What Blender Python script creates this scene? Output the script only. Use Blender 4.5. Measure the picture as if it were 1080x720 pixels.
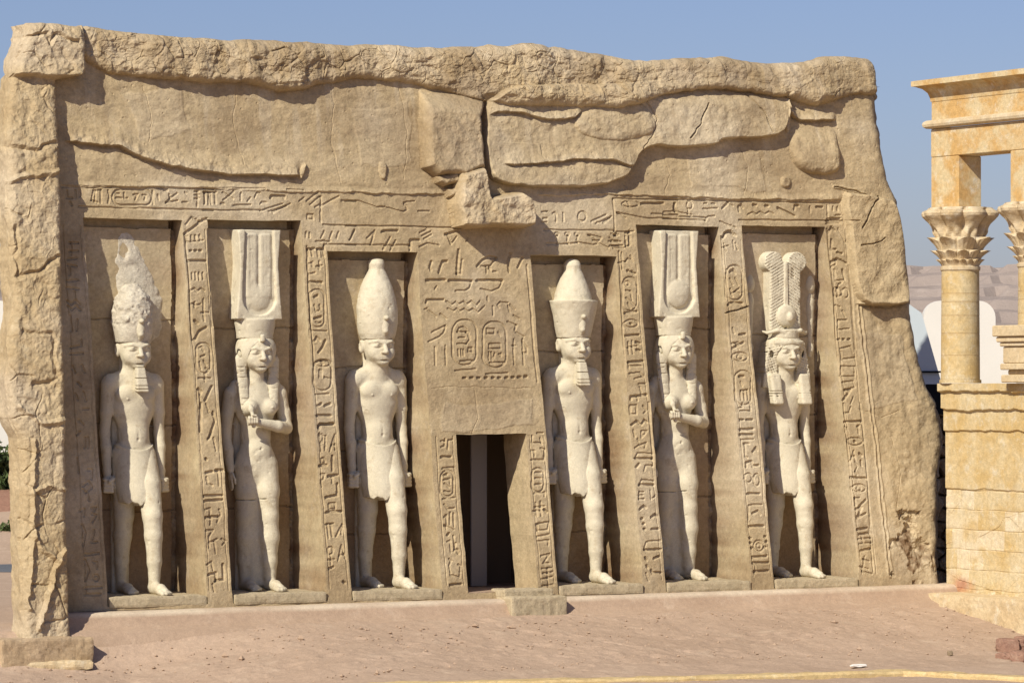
import bpy, math, random
import numpy as np

# ---------------------------------------------------------------- clear
for _o in list(bpy.data.objects):
    bpy.data.objects.remove(_o, do_unlink=True)
SC = bpy.context.scene
COL = SC.collection
rnd = random.Random(7)
R = math.radians

# ---------------------------------------------------------------- camera
F_PX, YH, HC, DIST = 4000.0, 410.0, 2.9, 53.33        # focal in photo px, horizon row, eye height, distance to facade
cam_d = bpy.data.cameras.new("camera")
cam = bpy.data.objects.new("camera", cam_d)
COL.objects.link(cam)
cam.location = (0, 0, HC)
cam.rotation_euler = (R(90), 0, 0)
cam_d.sensor_width = 36.0
cam_d.lens = 36.0 * F_PX / 1080.0
cam_d.shift_y = -(360.0 - YH) / 1080.0
cam_d.clip_start = 1.0
cam_d.clip_end = 12000.0
SC.camera = cam

# ---------------------------------------------------------------- world and sun
SUN_EL, SUN_AZ = 38.5, 32.5            # sun 30 degrees left of the camera's back
sx, sy, sz = (-math.sin(R(SUN_AZ)) * math.cos(R(SUN_EL)), -math.cos(R(SUN_AZ)) * math.cos(R(SUN_EL)), math.sin(R(SUN_EL)))
world = bpy.data.worlds.new("World")
SC.world = world
world.use_nodes = True
nt = world.node_tree
for n in list(nt.nodes):
    nt.nodes.remove(n)
sky = nt.nodes.new("ShaderNodeTexSky")
sky.sky_type = 'NISHITA'
sky.sun_disc = False
sky.sun_elevation = R(SUN_EL)
sky.sun_rotation = R(180 + SUN_AZ)
sky.altitude = 0.0
sky.air_density = 1.0
sky.dust_density = 0.8
sky.ozone_density = 5.0
bg = nt.nodes.new("ShaderNodeBackground")
bg.inputs['Strength'].default_value = 0.076
wo = nt.nodes.new("ShaderNodeOutputWorld")
tint = nt.nodes.new("ShaderNodeMix"); tint.data_type = 'RGBA'; tint.blend_type = 'MULTIPLY'; tint.inputs[0].default_value = 1.0
tint.inputs[7].default_value = (1.0, 0.90, 1.06, 1)
nt.links.new(sky.outputs[0], tint.inputs[6])
nt.links.new(tint.outputs[2], bg.inputs[0])
nt.links.new(bg.outputs[0], wo.inputs[0])

sun_d = bpy.data.lights.new("sun", 'SUN')
sun_d.energy = 5.0
sun_d.angle = R(0.53)
sun_d.color = (1.0, 0.93, 0.79)
sun = bpy.data.objects.new("sun", sun_d)
COL.objects.link(sun)
from mathutils import Vector, Matrix
sun.rotation_euler = Vector((sx, sy, sz)).to_track_quat('Z', 'Y').to_euler()
sun.location = (-30, -40, 50)
SC.view_settings.view_transform = 'Standard'
SC.view_settings.look = 'None'
SC.view_settings.exposure = 0.16
SC.view_settings.gamma = 1.0
SC.view_settings.use_curve_mapping = False

# ---------------------------------------------------------------- frames: facade plane, pixel <-> place
TH = R(27.0)
FU = np.array([math.cos(TH), math.sin(TH)])
FN = np.array([math.sin(TH), -math.cos(TH)])
TB, V0 = 0.176, 5.0                      # batter of the facade

def wf(v):
    return TB * (V0 - v)

def uv(px, py, off=0.0, back=None):
    """photo pixel -> (u, v) on the battered facade (+off towards the viewer) or on the upright plane w = back"""
    w = 0.0
    for _ in range(14):
        a = (px - 540.0) / F_PX
        u = (a * (DIST + w * FN[1]) - w * FN[0]) / (FU[0] - a * FU[1])
        Y = DIST + u * FU[1] + w * FN[1]
        v = HC - (py - YH) * Y / F_PX
        w = (wf(v) + off) if back is None else back
    return u, v

def W(u, w, v):
    return Vector((u * FU[0] + w * FN[0], DIST + u * FU[1] + w * FN[1], v))

def at(px, py, Y):
    return Vector(((px - 540.0) / F_PX * Y, Y, HC - (py - YH) * Y / F_PX))

# ---------------------------------------------------------------- numpy noise
_rs = np.random.RandomState(11)
_T2 = _rs.rand(256, 256).astype(np.float32)
_T3 = _rs.rand(32, 32, 32).astype(np.float32)

def vnoise(x, y, s=0):
    x = np.asarray(x, np.float32) + s * 17.31
    y = np.asarray(y, np.float32) + s * 5.77
    x, y = np.broadcast_arrays(x, y)
    xi = np.floor(x).astype(np.int32); yi = np.floor(y).astype(np.int32)
    fx = x - xi; fy = y - yi
    fx = fx * fx * (3 - 2 * fx); fy = fy * fy * (3 - 2 * fy)
    a = _T2[yi & 255, xi & 255]; b = _T2[yi & 255, (xi + 1) & 255]
    c = _T2[(yi + 1) & 255, xi & 255]; d = _T2[(yi + 1) & 255, (xi + 1) & 255]
    return (a + (b - a) * fx) * (1 - fy) + (c + (d - c) * fx) * fy - 0.5

def fbm(x, y, f, octv, s=0, gain=0.5):
    r = 0; a = 1.0
    for i in range(octv):
        r = r + a * vnoise(np.asarray(x) * f, np.asarray(y) * f, s + i * 3)
        a *= gain; f *= 2.03
    return r

def noise3(x, y, z):
    x, y, z = np.broadcast_arrays(np.asarray(x, np.float32), np.asarray(y, np.float32), np.asarray(z, np.float32))
    xi = np.floor(x).astype(np.int32); yi = np.floor(y).astype(np.int32); zi = np.floor(z).astype(np.int32)
    fx = x - xi; fy = y - yi; fz = z - zi
    fx = fx * fx * (3 - 2 * fx); fy = fy * fy * (3 - 2 * fy); fz = fz * fz * (3 - 2 * fz)
    r = 0
    for dx in (0, 1):
        for dy in (0, 1):
            for dz in (0, 1):
                wgt = (fx if dx else 1 - fx) * (fy if dy else 1 - fy) * (fz if dz else 1 - fz)
                r = r + wgt * _T3[(xi + dx) & 31, (yi + dy) & 31, (zi + dz) & 31]
    return r - 0.5

def worley(x, y, f, s=0):
    """F1, F2-F1 and a random value per cell"""
    x = np.asarray(x, np.float32) * f + s * 13.7; y = np.asarray(y, np.float32) * f + s * 3.1
    x, y = np.broadcast_arrays(x, y)
    xi = np.floor(x).astype(np.int32); yi = np.floor(y).astype(np.int32)
    f1 = np.full(x.shape, 9.0, np.float32); f2 = f1.copy(); cid = np.zeros_like(f1)
    for dx in (-1, 0, 1):
        for dy in (-1, 0, 1):
            cx = xi + dx; cy = yi + dy
            jx = _T2[cy & 255, cx & 255]; jy = _T2[(cx + 91) & 255, (cy + 37) & 255]
            d = np.hypot(cx + jx - x, cy + jy - y)
            c = _T2[(cy + 11) & 255, (cx + 73) & 255]
            near = d < f1
            f2 = np.where(near, f1, np.minimum(f2, d))
            cid = np.where(near, c, cid)
            f1 = np.where(near, d, f1)
    return f1, f2 - f1, cid

def sstep(a, b, x):
    t = np.clip((np.asarray(x) - a) / (b - a), 0, 1)
    return t * t * (3 - 2 * t)

# ---------------------------------------------------------------- materials
def new_mat(name):
    m = bpy.data.materials.new(name)
    m.use_nodes = True
    t = m.node_tree
    for n in list(t.nodes):
        t.nodes.remove(n)
    out = t.nodes.new("ShaderNodeOutputMaterial")
    b = t.nodes.new("ShaderNodeBsdfPrincipled")
    t.links.new(b.outputs[0], out.inputs[0])
    b.inputs['Specular IOR Level'].default_value = 0.15
    return m, t, b

def stone(name, c1, c2, scale=1.5, c3=None, s3=9.0, bump=0.012, bscale=35.0, rough=0.93, attr=None, attr_cols=None, contrast=(0.35, 0.65), mott=True):
    K = 0.87
    c1 = tuple(K * c for c in c1); c2 = tuple(K * c for c in c2); c3 = tuple(K * c for c in c3) if c3 else None
    attr_cols = [tuple(K * c for c in a_) for a_ in attr_cols] if attr_cols else None
    """two-tone mottled stone, optional second mottle c3, optional wear attribute mixed to other pigments, fine bump"""
    m, t, b = new_mat(name)
    N = t.nodes; L = t.links
    tc = N.new("ShaderNodeTexCoord")
    def nz(sc, det=6.0, rg=0.6, dist=0.0):
        n = N.new("ShaderNodeTexNoise"); n.inputs['Scale'].default_value = sc
        n.inputs['Detail'].default_value = det; n.inputs['Roughness'].default_value = rg
        n.inputs['Distortion'].default_value = dist
        L.new(tc.outputs['Object'], n.inputs['Vector']); return n
    def ramp(src, a, bb):
        r = N.new("ShaderNodeMapRange"); r.inputs['From Min'].default_value = a; r.inputs['From Max'].default_value = bb
        L.new(src, r.inputs['Value']); return r.outputs['Result']
    def mix(fac, a, bb):
        x = N.new("ShaderNodeMix"); x.data_type = 'RGBA'
        if hasattr(fac, 'links'): L.new(fac, x.inputs[0])
        else: x.inputs[0].default_value = fac
        for i, v in ((6, a), (7, bb)):
            if hasattr(v, 'links'): L.new(v, x.inputs[i])
            else: x.inputs[i].default_value = (*v, 1)
        return x.outputs[2]
    col = mix(ramp(nz(scale, 7, 0.62, 0.3).outputs['Fac'], *contrast), c1, c2)
    if c3 is not None:
        col = mix(ramp(nz(s3, 8, 0.7, 0.2).outputs['Fac'], 0.55, 0.72), col, c3)
    g = nz(110.0, 3, 0.7).outputs['Fac']                        # grain
    gm = N.new("ShaderNodeMix"); gm.data_type = 'RGBA'; gm.blend_type = 'MULTIPLY'
    gm.inputs[0].default_value = 1.0
    gr = N.new("ShaderNodeMapRange"); gr.inputs['To Min'].default_value = 0.80; gr.inputs['To Max'].default_value = 1.18
    gr.inputs['From Min'].default_value = 0.25; gr.inputs['From Max'].default_value = 0.75
    L.new(g, gr.inputs['Value'])
    if attr:
        for an, ac in zip(attr, attr_cols):
            a = N.new("ShaderNodeAttribute"); a.attribute_name = an
            col = mix(a.outputs['Fac'], col, ac)
    L.new(col, gm.inputs[6]); L.new(gr.outputs[0], gm.inputs[7])
    g2 = nz(15.0, 5, 0.75, 0.4).outputs['Fac']                  # blotches a few centimetres wide
    gm2 = N.new("ShaderNodeMix"); gm2.data_type = 'RGBA'; gm2.blend_type = 'MULTIPLY'; gm2.inputs[0].default_value = float(mott)
    gr2 = N.new("ShaderNodeMapRange"); gr2.inputs['To Min'].default_value = 0.80; gr2.inputs['To Max'].default_value = 1.16
    gr2.inputs['From Min'].default_value = 0.32; gr2.inputs['From Max'].default_value = 0.68
    L.new(g2, gr2.inputs['Value']); L.new(gm.outputs[2], gm2.inputs[6]); L.new(gr2.outputs[0], gm2.inputs[7])
    L.new(gm2.outputs[2], b.inputs['Base Color'])
    b.inputs['Roughness'].default_value = rough
    if bump:
        bn = nz(bscale, 8, 0.7)
        bp = N.new("ShaderNodeBump"); bp.inputs['Distance'].default_value = bump; bp.inputs['Strength'].default_value = 0.8
        L.new(bn.outputs['Fac'], bp.inputs['Height']); L.new(bp.outputs[0], b.inputs['Normal'])
    return m

def plain(name, col, rough=0.8):
    m, t, b = new_mat(name)
    b.inputs['Base Color'].default_value = (*col, 1)
    b.inputs['Roughness'].default_value = rough
    return m

WALL1, WALL2 = (0.530, 0.418, 0.255), (0.450, 0.346, 0.202)
M_wall = stone("sand_render", WALL1, WALL2, 0.7, (0.60, 0.485, 0.31), 1.9, 0.016, 26,
               attr=("pale", "mud"), attr_cols=((0.62, 0.53, 0.385), (0.21, 0.135, 0.075)))
M_rough = stone("crumbling_mud_rock", (0.525, 0.41, 0.245), (0.43, 0.32, 0.18), 1.6, (0.58, 0.47, 0.30), 5.0, 0.02, 24,
                attr=("pale", "mud"), attr_cols=((0.60, 0.50, 0.36), (0.16, 0.10, 0.055)))
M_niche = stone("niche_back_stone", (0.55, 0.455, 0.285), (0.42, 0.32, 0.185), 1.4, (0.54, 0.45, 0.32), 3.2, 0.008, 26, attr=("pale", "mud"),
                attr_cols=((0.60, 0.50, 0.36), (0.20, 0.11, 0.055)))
M_statue = stone("pale_limestone", (0.715, 0.648, 0.49), (0.63, 0.565, 0.42), 1.7, (0.50, 0.415, 0.28), 5.5, 0.008, 38, mott=0.35)
M_crownbrk = stone("broken_plaster", (0.70, 0.64, 0.51), (0.58, 0.515, 0.40), 5.0, (0.42, 0.36, 0.28), 11.0, 0.02, 30)
M_ledge = stone("grey_green_slab", (0.53, 0.44, 0.295), (0.45, 0.37, 0.24), 2.6, (0.56, 0.46, 0.32), 7.0, 0.014, 22)
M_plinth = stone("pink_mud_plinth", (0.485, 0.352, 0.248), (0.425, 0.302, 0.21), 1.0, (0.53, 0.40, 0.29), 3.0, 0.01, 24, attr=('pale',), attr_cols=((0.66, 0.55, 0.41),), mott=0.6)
M_sand = stone("pink_sand", (0.515, 0.378, 0.274), (0.450, 0.325, 0.232), 0.55, (0.565, 0.432, 0.315), 1.7, 0.02, 14, mott=0.6)
M_kiosk = stone("yellow_limestone", (0.58, 0.42, 0.19), (0.635, 0.52, 0.315), 2.0, (0.70, 0.63, 0.48), 5.0, 0.012, 40, contrast=(0.40, 0.60),
                attr=("pale", "joint", "red"), attr_cols=((0.78, 0.70, 0.54), (0.50, 0.36, 0.19), (0.45, 0.19, 0.11)))
M_kiosk_up = stone('orange_mottled_limestone', (0.60, 0.385, 0.155), (0.66, 0.535, 0.32), 2.3, (0.74, 0.675, 0.54), 5.0, 0.010, 40, contrast=(0.42, 0.58),
                   attr=('joint', 'red'), attr_cols=((0.50, 0.36, 0.19), (0.45, 0.19, 0.11)))
M_cream = stone("cream_limestone", (0.66, 0.535, 0.34), (0.585, 0.445, 0.26), 2.2, (0.70, 0.61, 0.45), 5.0, 0.01, 30)
M_capital = stone("carved_limestone", (0.65, 0.545, 0.375), (0.585, 0.445, 0.26), 3.2, (0.70, 0.63, 0.495), 6.0, 0.008, 40)
M_kerb = stone("yellow_kerb_stone", (0.66, 0.50, 0.25), (0.58, 0.42, 0.20), 2.0, (0.7, 0.58, 0.36), 5.0, 0.01, 30)
M_white = stone("white_render", (0.76, 0.74, 0.68), (0.71, 0.69, 0.63), 0.5, None, 1, 0.004, 20, mott=0.0)
M_hill = stone("hazy_mauve_rock", (0.42, 0.345, 0.295), (0.33, 0.27, 0.235), 0.02, (0.48, 0.40, 0.345), 0.05, 0.6, 0.25)  # distance haze is mixed into the rock colour, paler and greyer
M_redbank = stone("red_earth", (0.36, 0.20, 0.135), (0.29, 0.16, 0.11), 0.7, (0.42, 0.26, 0.18), 2.0, 0.03, 10)
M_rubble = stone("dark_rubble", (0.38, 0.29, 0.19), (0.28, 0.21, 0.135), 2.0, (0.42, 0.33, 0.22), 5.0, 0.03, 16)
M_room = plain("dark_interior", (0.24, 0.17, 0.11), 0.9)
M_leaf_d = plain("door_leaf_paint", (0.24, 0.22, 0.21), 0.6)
M_panel = plain("blue_grey_sheet", (0.50, 0.56, 0.60), 0.5)
M_black = plain("flat_black", (0.012, 0.012, 0.014), 0.7)  # paints the dark of the gap by the kiosk; panel rail too
M_foliage = stone("dusty_foliage", (0.095, 0.125, 0.045), (0.06, 0.09, 0.03), 4.0, None, 1, 0, 1)
M_bark = plain("bark", (0.12, 0.09, 0.06), 0.9)
M_road = stone("road_asphalt", (0.16, 0.17, 0.185), (0.13, 0.14, 0.155), 1.2, None, 1, 0.004, 60)
M_chip = plain("white_chip", (0.75, 0.72, 0.66), 0.7)

# ---------------------------------------------------------------- object helpers
def link(o, parent=None):
    COL.objects.link(o)
    if parent is not None:
        o.parent = parent
    return o

def thing(name, label, cat, loc=(0, 0, 0), rotz=0.0, group=None):
    o = bpy.data.objects.new(name, None)
    o.empty_display_size = 0.3
    COL.objects.link(o)
    o.location = loc
    o.rotation_euler = (0, 0, rotz)
    o['label'] = label; o['category'] = cat
    if group: o['group'] = group
    return o

def tag(o, label, cat, group=None):
    o['label'] = label; o['category'] = cat
    if group: o['group'] = group
    return o

def mesh_np(name, verts, quads, mat, parent=None, smooth=False, tris=None, attrs=None):
    verts = np.asarray(verts, np.float32).reshape(-1, 3)
    me = bpy.data.meshes.new(name)
    me.vertices.add(len(verts))
    me.vertices.foreach_set('co', verts.ravel())
    quads = np.asarray(quads, np.int32).reshape(-1, 4) if quads is not None and len(quads) else np.zeros((0, 4), np.int32)
    tris = np.asarray(tris, np.int32).reshape(-1, 3) if tris is not None and len(tris) else np.zeros((0, 3), np.int32)
    nl = quads.size + tris.size
    me.loops.add(nl)
    me.loops.foreach_set('vertex_index', np.concatenate([quads.ravel(), tris.ravel()]))
    me.polygons.add(len(quads) + len(tris))
    starts = np.concatenate([np.arange(len(quads)) * 4, quads.size + np.arange(len(tris)) * 3]).astype(np.int32)
    me.polygons.foreach_set('loop_start', starts)
    me.polygons.foreach_set('use_smooth', np.full(len(starts), bool(smooth)))
    me.update(calc_edges=True)
    me.validate()
    if attrs:
        for an, av in attrs.items():
            a = me.attributes.new(an, 'FLOAT', 'POINT')
            a.data.foreach_set('value', np.asarray(av, np.float32).ravel())
    if mat is not None:
        me.materials.append(mat)
    return link(bpy.data.objects.new(name, me), parent)

class MB:
    """collects boxes, prisms and lathes; build() links them as ONE mesh object"""
    def __init__(s): s.v = []; s.q = []; s.t = []
    def add(s, v, q=(), t=()):
        n = sum(len(a) for a in s.v)
        s.v.append(np.asarray(v, np.float32))
        if len(q): s.q.append(np.asarray(q, np.int32) + n)
        if len(t): s.t.append(np.asarray(t, np.int32) + n)
        return s
    def box(s, x0, x1, y0, y1, z0, z1, bev=0.0):
        if bev <= 0:
            v = [(x, y, z) for z in (z0, z1) for y in (y0, y1) for x in (x0, x1)]
            return s.add(v, [(0, 2, 3, 1), (4, 5, 7, 6), (0, 1, 5, 4), (2, 6, 7, 3), (0, 4, 6, 2), (1, 3, 7, 5)])
        b = bev
        rings = []
        for z, k in ((z0, b), (z0 + b, 0), (z1 - b, 0), (z1, b)):
            xa, xb, ya, yb = x0 + k, x1 - k, y0 + k, y1 - k
            rings.append([(xa + b, ya, z), (xb - b, ya, z), (xb, ya + b, z), (xb, yb - b, z), (xb - b, yb, z), (xa + b, yb, z), (xa, yb - b, z), (xa, ya + b, z)])
        v = [p for r in rings for p in r]
        q = [(i * 8 + j, i * 8 + (j + 1) % 8, i * 8 + 8 + (j + 1) % 8, i * 8 + 8 + j) for i in range(3) for j in range(8)]
        for base, fl in ((0, True), (24, False)):
            f = [(0, 1, 2, 7), (2, 3, 6, 7), (3, 4, 5, 6)]
            q += [tuple(base + k for k in (reversed(c) if fl else c)) for c in f]
        return s.add(v, q)
    def prism(s, pts, y0, y1):
        """polygon in x,z extruded along y"""
        n = len(pts)
        v = [(p[0], y0, p[1]) for p in pts] + [(p[0], y1, p[1]) for p in pts]
        q = [(i, (i + 1) % n, n + (i + 1) % n, n + i) for i in range(n)]
        from mathutils.geometry import tessellate_polygon
        tr = tessellate_polygon([[Vector((p[0], p[1], 0)) for p in pts]])
        t = [tuple(a) for a in tr] + [tuple(n + k for k in reversed(a)) for a in tr]
        return s.add(v, q, t)
    def lathe(s, prof, cx=0, cy=0, seg=40, rfun=None):
        v = []; q = []
        for i, (r, z) in enumerate(prof):
            for k in range(seg):
                a = 2 * math.pi * k / seg
                rr = r if rfun is None else rfun(r, z, a)
                v.append((cx + rr * math.cos(a), cy + rr * math.sin(a), z))
        for i in range(len(prof) - 1):
            for k in range(seg):
                k2 = (k + 1) % seg
                q.append((i * seg + k, i * seg + k2, (i + 1) * seg + k2, (i + 1) * seg + k))
        n = len(v)
        v += [(cx, cy, prof[0][1]), (cx, cy, prof[-1][1])]
        t = [(n, (k + 1) % seg, k) for k in range(seg)]
        b = (len(prof) - 1) * seg
        t += [(n + 1, b + k, b + (k + 1) % seg) for k in range(seg)]
        return s.add(v, q, t)
    def build(s, name, mat, parent=None, smooth=False):
        return mesh_np(name, np.concatenate(s.v), np.concatenate(s.q) if s.q else None, mat, parent, smooth,
                       np.concatenate(s.t) if s.t else None)

def grid_quads(nr, nc):
    i = np.arange(nr * nc).reshape(nr, nc)
    return np.stack([i[:-1, :-1], i[:-1, 1:], i[1:, 1:], i[1:, :-1]], -1).reshape(-1, 4)

def sub_mesh(name, verts, quads, mask, mat, parent, attrs=None):
    q = quads[mask]
    if not len(q): return None
    used, inv = np.unique(q.ravel(), return_inverse=True)
    at_ = {k: v[used] for k, v in attrs.items()} if attrs else None
    return mesh_np(name, verts[used], inv.reshape(-1, 4), mat, parent, False, None, at_)

# ================================================================ GROUND
def to_uw(X, Y):
    rx, ry = X, Y - DIST
    return rx * FU[0] + ry * FU[1], rx * FN[0] + ry * FN[1]

def ground_z(u, w):
    q = w - 0.90
    z = -0.20 - 0.15 * np.clip(q - 0.35, 0, 2.9)
    z = z - 0.10 * sstep(3.0, 5.0, q)
    z = z - 0.38 * sstep(-3.8, -6.9, u) * sstep(1.15, 1.9, w) * (1 - sstep(4.0, 6.0, w))
    # red bank behind, on the left
    X = u * FU[0] + w * FN[0]; Y = DIST + u * FU[1] + w * FN[1]
    z = z + 0.98 * sstep(70.8, 74.0, Y) * (1 - sstep(200, 400, Y)) * (1 - sstep(-8.5, -4.5, X))
    return z

def spread(a, b, step, far, n):
    c = list(np.arange(a, b + 1e-6, step))
    g = np.geomspace(step, far, n)
    left = (a - np.cumsum(g))[::-1]; right = b + np.cumsum(g)
    return np.concatenate([left, c, right])

gu = spread(-9.0, 9.5, 0.035, 900.0, 34)
gw = spread(0.2, 6.0, 0.030, 900.0, 34)
GU, GW = np.meshgrid(gu, gw)
GZ = ground_z(GU, GW)
near = (np.abs(GU) < 12) & (GW > -1) & (GW < 8)
bmp = 0.030 * fbm(GU * .35, GW * 2.2, 1.0, 4, 5) + 0.012 * np.clip(fbm(GU, GW, 5.5, 2, 23) - .12, -1, .0) * -1 + 0.045 * fbm(GU, GW, 0.9, 3, 4) + 0.035 * fbm(GU, GW, 3.5, 3, 9) + 0.012 * fbm(GU, GW, 14.0, 2, 21)
_f1, _e, _c = worley(GU, GW, 5.0, 3)
clod = np.where((_c > 0.90), np.clip(0.22 - _f1, 0, 1) * 0.10, 0)
foot_d = np.zeros_like(GZ)
for (u0, w0, ang, n_) in ((-5.5, 3.2, .12, 12), (-1.2, 1.7, .9, 4), (1.0, 3.1, -.06, 11), (5.6, 2.3, 2.9, 8), (-3.5, 2.4, .3, 9)):
    for k in range(n_):
        fu = u0 + math.cos(ang) * .62 * k + rnd.uniform(-.06, .06) - math.sin(ang) * (.10 if k % 2 else -.10)
        fw_ = w0 + math.sin(ang) * .62 * k + rnd.uniform(-.05, .05) + math.cos(ang) * (.10 if k % 2 else -.10)
        ju = np.searchsorted(gu, fu); jw = np.searchsorted(gw, fw_)
        sl_ = (slice(max(0, jw - 14), jw + 14), slice(max(0, ju - 14), ju + 14))
        a_ = (GU[sl_] - fu) * math.cos(ang) + (GW[sl_] - fw_) * math.sin(ang); b_ = -(GU[sl_] - fu) * math.sin(ang) + (GW[sl_] - fw_) * math.cos(ang)
        rr_ = np.sqrt((a_ / .17) ** 2 + (b_ / .075) ** 2)
        foot_d[sl_] += -.026 * np.clip(1.15 - rr_, 0, 1) + .010 * np.exp(-((rr_ - 1.4) / .25) ** 2)
GZ = GZ + np.where(near, bmp * .62 + clod + foot_d, 0.0)
gv = np.stack([GU * FU[0] + GW * FN[0], DIST + GU * FU[1] + GW * FN[1], GZ], -1)
gq = grid_quads(*GU.shape)[:, ::-1]
ground = mesh_np("ground", gv.reshape(-1, 3), gq, M_sand, None, True)
ground['kind'] = "structure"

# ================================================================ TEMPLE FACADE (height field in u, v)
temple = thing("temple_facade", "tan rock-cut temple front with six statue niches and a dark doorway", "temple",
               (0, DIST, 0), TH)
# local frame: x = u, y = -w, z = v

T0 = 0.20
V_SILL = 0.05
NICHES = [(-6.38, -4.97, 5.17), (-4.61, -3.23, 5.19), (-2.87, -1.50, 4.79), (0.28, 1.50, 4.78), (2.0, 3.39, 5.25), (3.77, 5.19, 5.27)]
NICHES[3] = (0.28, float(uv(651, 290)[0]), 4.78)
DOOR = (-1.11, -0.03, 0.10, 2.28)
STEP = 0.0098
base_u = np.arange(-7.0, 7.0 + 1e-6, STEP)
edges = []
for a, b, _ in NICHES: edges += [a, b]
edges += [DOOR[0], DOOR[1]]
for e in edges:                          # put two columns right at each jamb
    i = int(np.argmin(np.abs(base_u - e)))
    base_u[i] = e - 0.0012
    base_u[i + 1] = e + 0.0012
base_v = np.arange(0.0, 7.80 + 1e-6, STEP)
for t in sorted(set([n[2] for n in NICHES] + [DOOR[3], DOOR[2], V_SILL])):
    i = int(np.argmin(np.abs(base_v - t)))
    base_v[i] = t - 0.0012
    base_v[i + 1] = t + 0.0012
NU, NV = len(base_u), len(base_v)
BU, BV = np.meshgrid(base_u, base_v)

def px_line(pts, off=0.0):
    p = [uv(x, y, off) for x, y in pts]
    return np.array([a for a, _ in p]), np.array([b for _, b in p])

# outline: right edge u(v) and top v(u)
eu, ev = px_line([(922, 55), (921, 62), (926, 100), (934, 150), (940, 190), (949, 212), (953, 250), (960, 300), (966, 319), (967, 335), (975, 380), (984, 408), (994, 425), (996, 470), (991, 520), (994, 560), (996, 612), (997, 640)])
o = np.argsort(ev)
def u_right(v): return np.interp(v, ev[o], eu[o])
tu, tv = px_line([(0, 27), (45, 24), (85, 27), (100, 25), (150, 32), (200, 37), (250, 40), (330, 43), (362, 45), (400, 44), (450, 48), (520, 46), (560, 45), (600, 47), (640, 55), (670, 62), (690, 63), (720, 60), (770, 58), (790, 62), (830, 64), (860, 62), (880, 58), (912, 58), (930, 60)], 0.3)
def v_top(u): return np.interp(u, tu, tv) + 0.035 * fbm(u, 0 * u, 2.5, 4, 2)

tz = sstep(0, 1, (BV - 6.3) / 1.5)
AV = BV + np.clip((BV - 6.3) / 1.5, 0, 1) * (v_top(BU) - 7.8)
ur = u_right(AV) + 0.05 * fbm(AV, 0 * AV, 1.6, 4, 5)
AU = np.where(BU > 5.7, 5.7 + (BU - 5.7) / (7.0 - 5.7) * (ur - 5.7), BU)
H = np.zeros_like(AU)
PALE = np.zeros_like(AU); MUD_BROWN = np.zeros_like(AU)

# general unevenness of the render coat
H += 0.030 * fbm(AU, AV, 0.55, 3, 1) + 0.010 * fbm(AU, AV, 3.0, 3, 7) + 0.0090 * fbm(AU, AV, 8.0, 5, 13)
upper = sstep(5.60, 5.75, AV)
H += upper * (0.05 * fbm(AU, AV, 0.8, 3, 15) + 0.016 * fbm(AU * 0.7, AV * 1.6, 4.0, 3, 17))
# shallow trowel pocks
_f1, _e, _c = worley(AU, AV, 9.0, 4)
H -= np.where(_c > 0.9, np.clip(0.16 - _f1, 0, 1) * 0.05, 0) * (0.35 + upper)

def window(u0, u1, v0, v1):
    j0 = max(0, np.searchsorted(base_u, u0) - 2); j1 = min(NU, np.searchsorted(base_u, u1) + 2)
    i0 = max(0, np.searchsorted(base_v, v0 - 0.15) - 2); i1 = min(NV, np.searchsorted(base_v, v1 + 0.15) + 2)
    if u1 > 5.6: j1 = NU
    if u0 > 5.6: j0 = np.searchsorted(base_u, 5.6)
    return slice(i0, i1), slice(j0, j1)

def sd_poly(x, y, P):
    P = np.asarray(P, float)
    d = np.full(x.shape, 1e9); s = np.ones(x.shape)
    n = len(P)
    for i in range(n):
        a = P[i]; b = P[(i + 1) % n]
        e = b - a
        wx = x - a[0]; wy = y - a[1]
        t = np.clip((wx * e[0] + wy * e[1]) / (e @ e + 1e-12), 0, 1)
        d = np.minimum(d, (wx - e[0] * t) ** 2 + (wy - e[1] * t) ** 2)
        c1 = y >= a[1]; c2 = y < b[1]; c3 = e[0] * wy > e[1] * wx
        flip = (c1 & c2 & c3) | (~c1 & ~c2 & ~c3)
        s = np.where(flip, -s, s)
    return s * np.sqrt(d)

REGION = {}
def raise_poly(pts, off, rad=0.05, wob=0.03, rough=0.0, mode='add', pale=0.0, rec=None, seed=0, soft_top=0.0):
    P = np.array([uv(x, y, off * 0.9) for x, y in pts])
    for _ in range(0 if rec == 'outcrop' else 2):
        P = np.stack([.75 * P + .25 * np.roll(P, -1, 0), .25 * P + .75 * np.roll(P, -1, 0)], 1).reshape(-1, 2)
    si, sj = window(P[:, 0].min() - .2, P[:, 0].max() + .2, P[:, 1].min() - .2, P[:, 1].max() + .2)
    x = AU[si, sj]; y = AV[si, sj]
    d = sd_poly(x + wob * fbm(x, y, 3.2, 3, 31 + seed), y + wob * fbm(x, y, 3.2, 3, 47 + seed), P)
    k = np.clip(-d / rad, 0, 1)
    prof = np.sqrt(np.clip(1 - (1 - k) ** 2, 0, 1))
    if soft_top:                          # melts into the wall above
        vt = P[:, 1].max(); k2 = sstep(0, soft_top, vt - y)
        prof = prof * k2
    r = rough * (fbm(x, y, 6.0, 4, 60 + seed)) if rough else 0
    add = prof * (off + r)
    if mode == 'max': H[si, sj] = np.maximum(H[si, sj], add)
    else: H[si, sj] += add
    if pale:
        PALE[si, sj] = np.maximum(PALE[si, sj], pale * sstep(0, 0.05, -d) * np.clip(0.75 + 1.2 * fbm(x, y, 2.5, 3, 80 + seed), 0, 1))
    if rec: REGION.setdefault(rec, []).append((si, sj, d))

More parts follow.
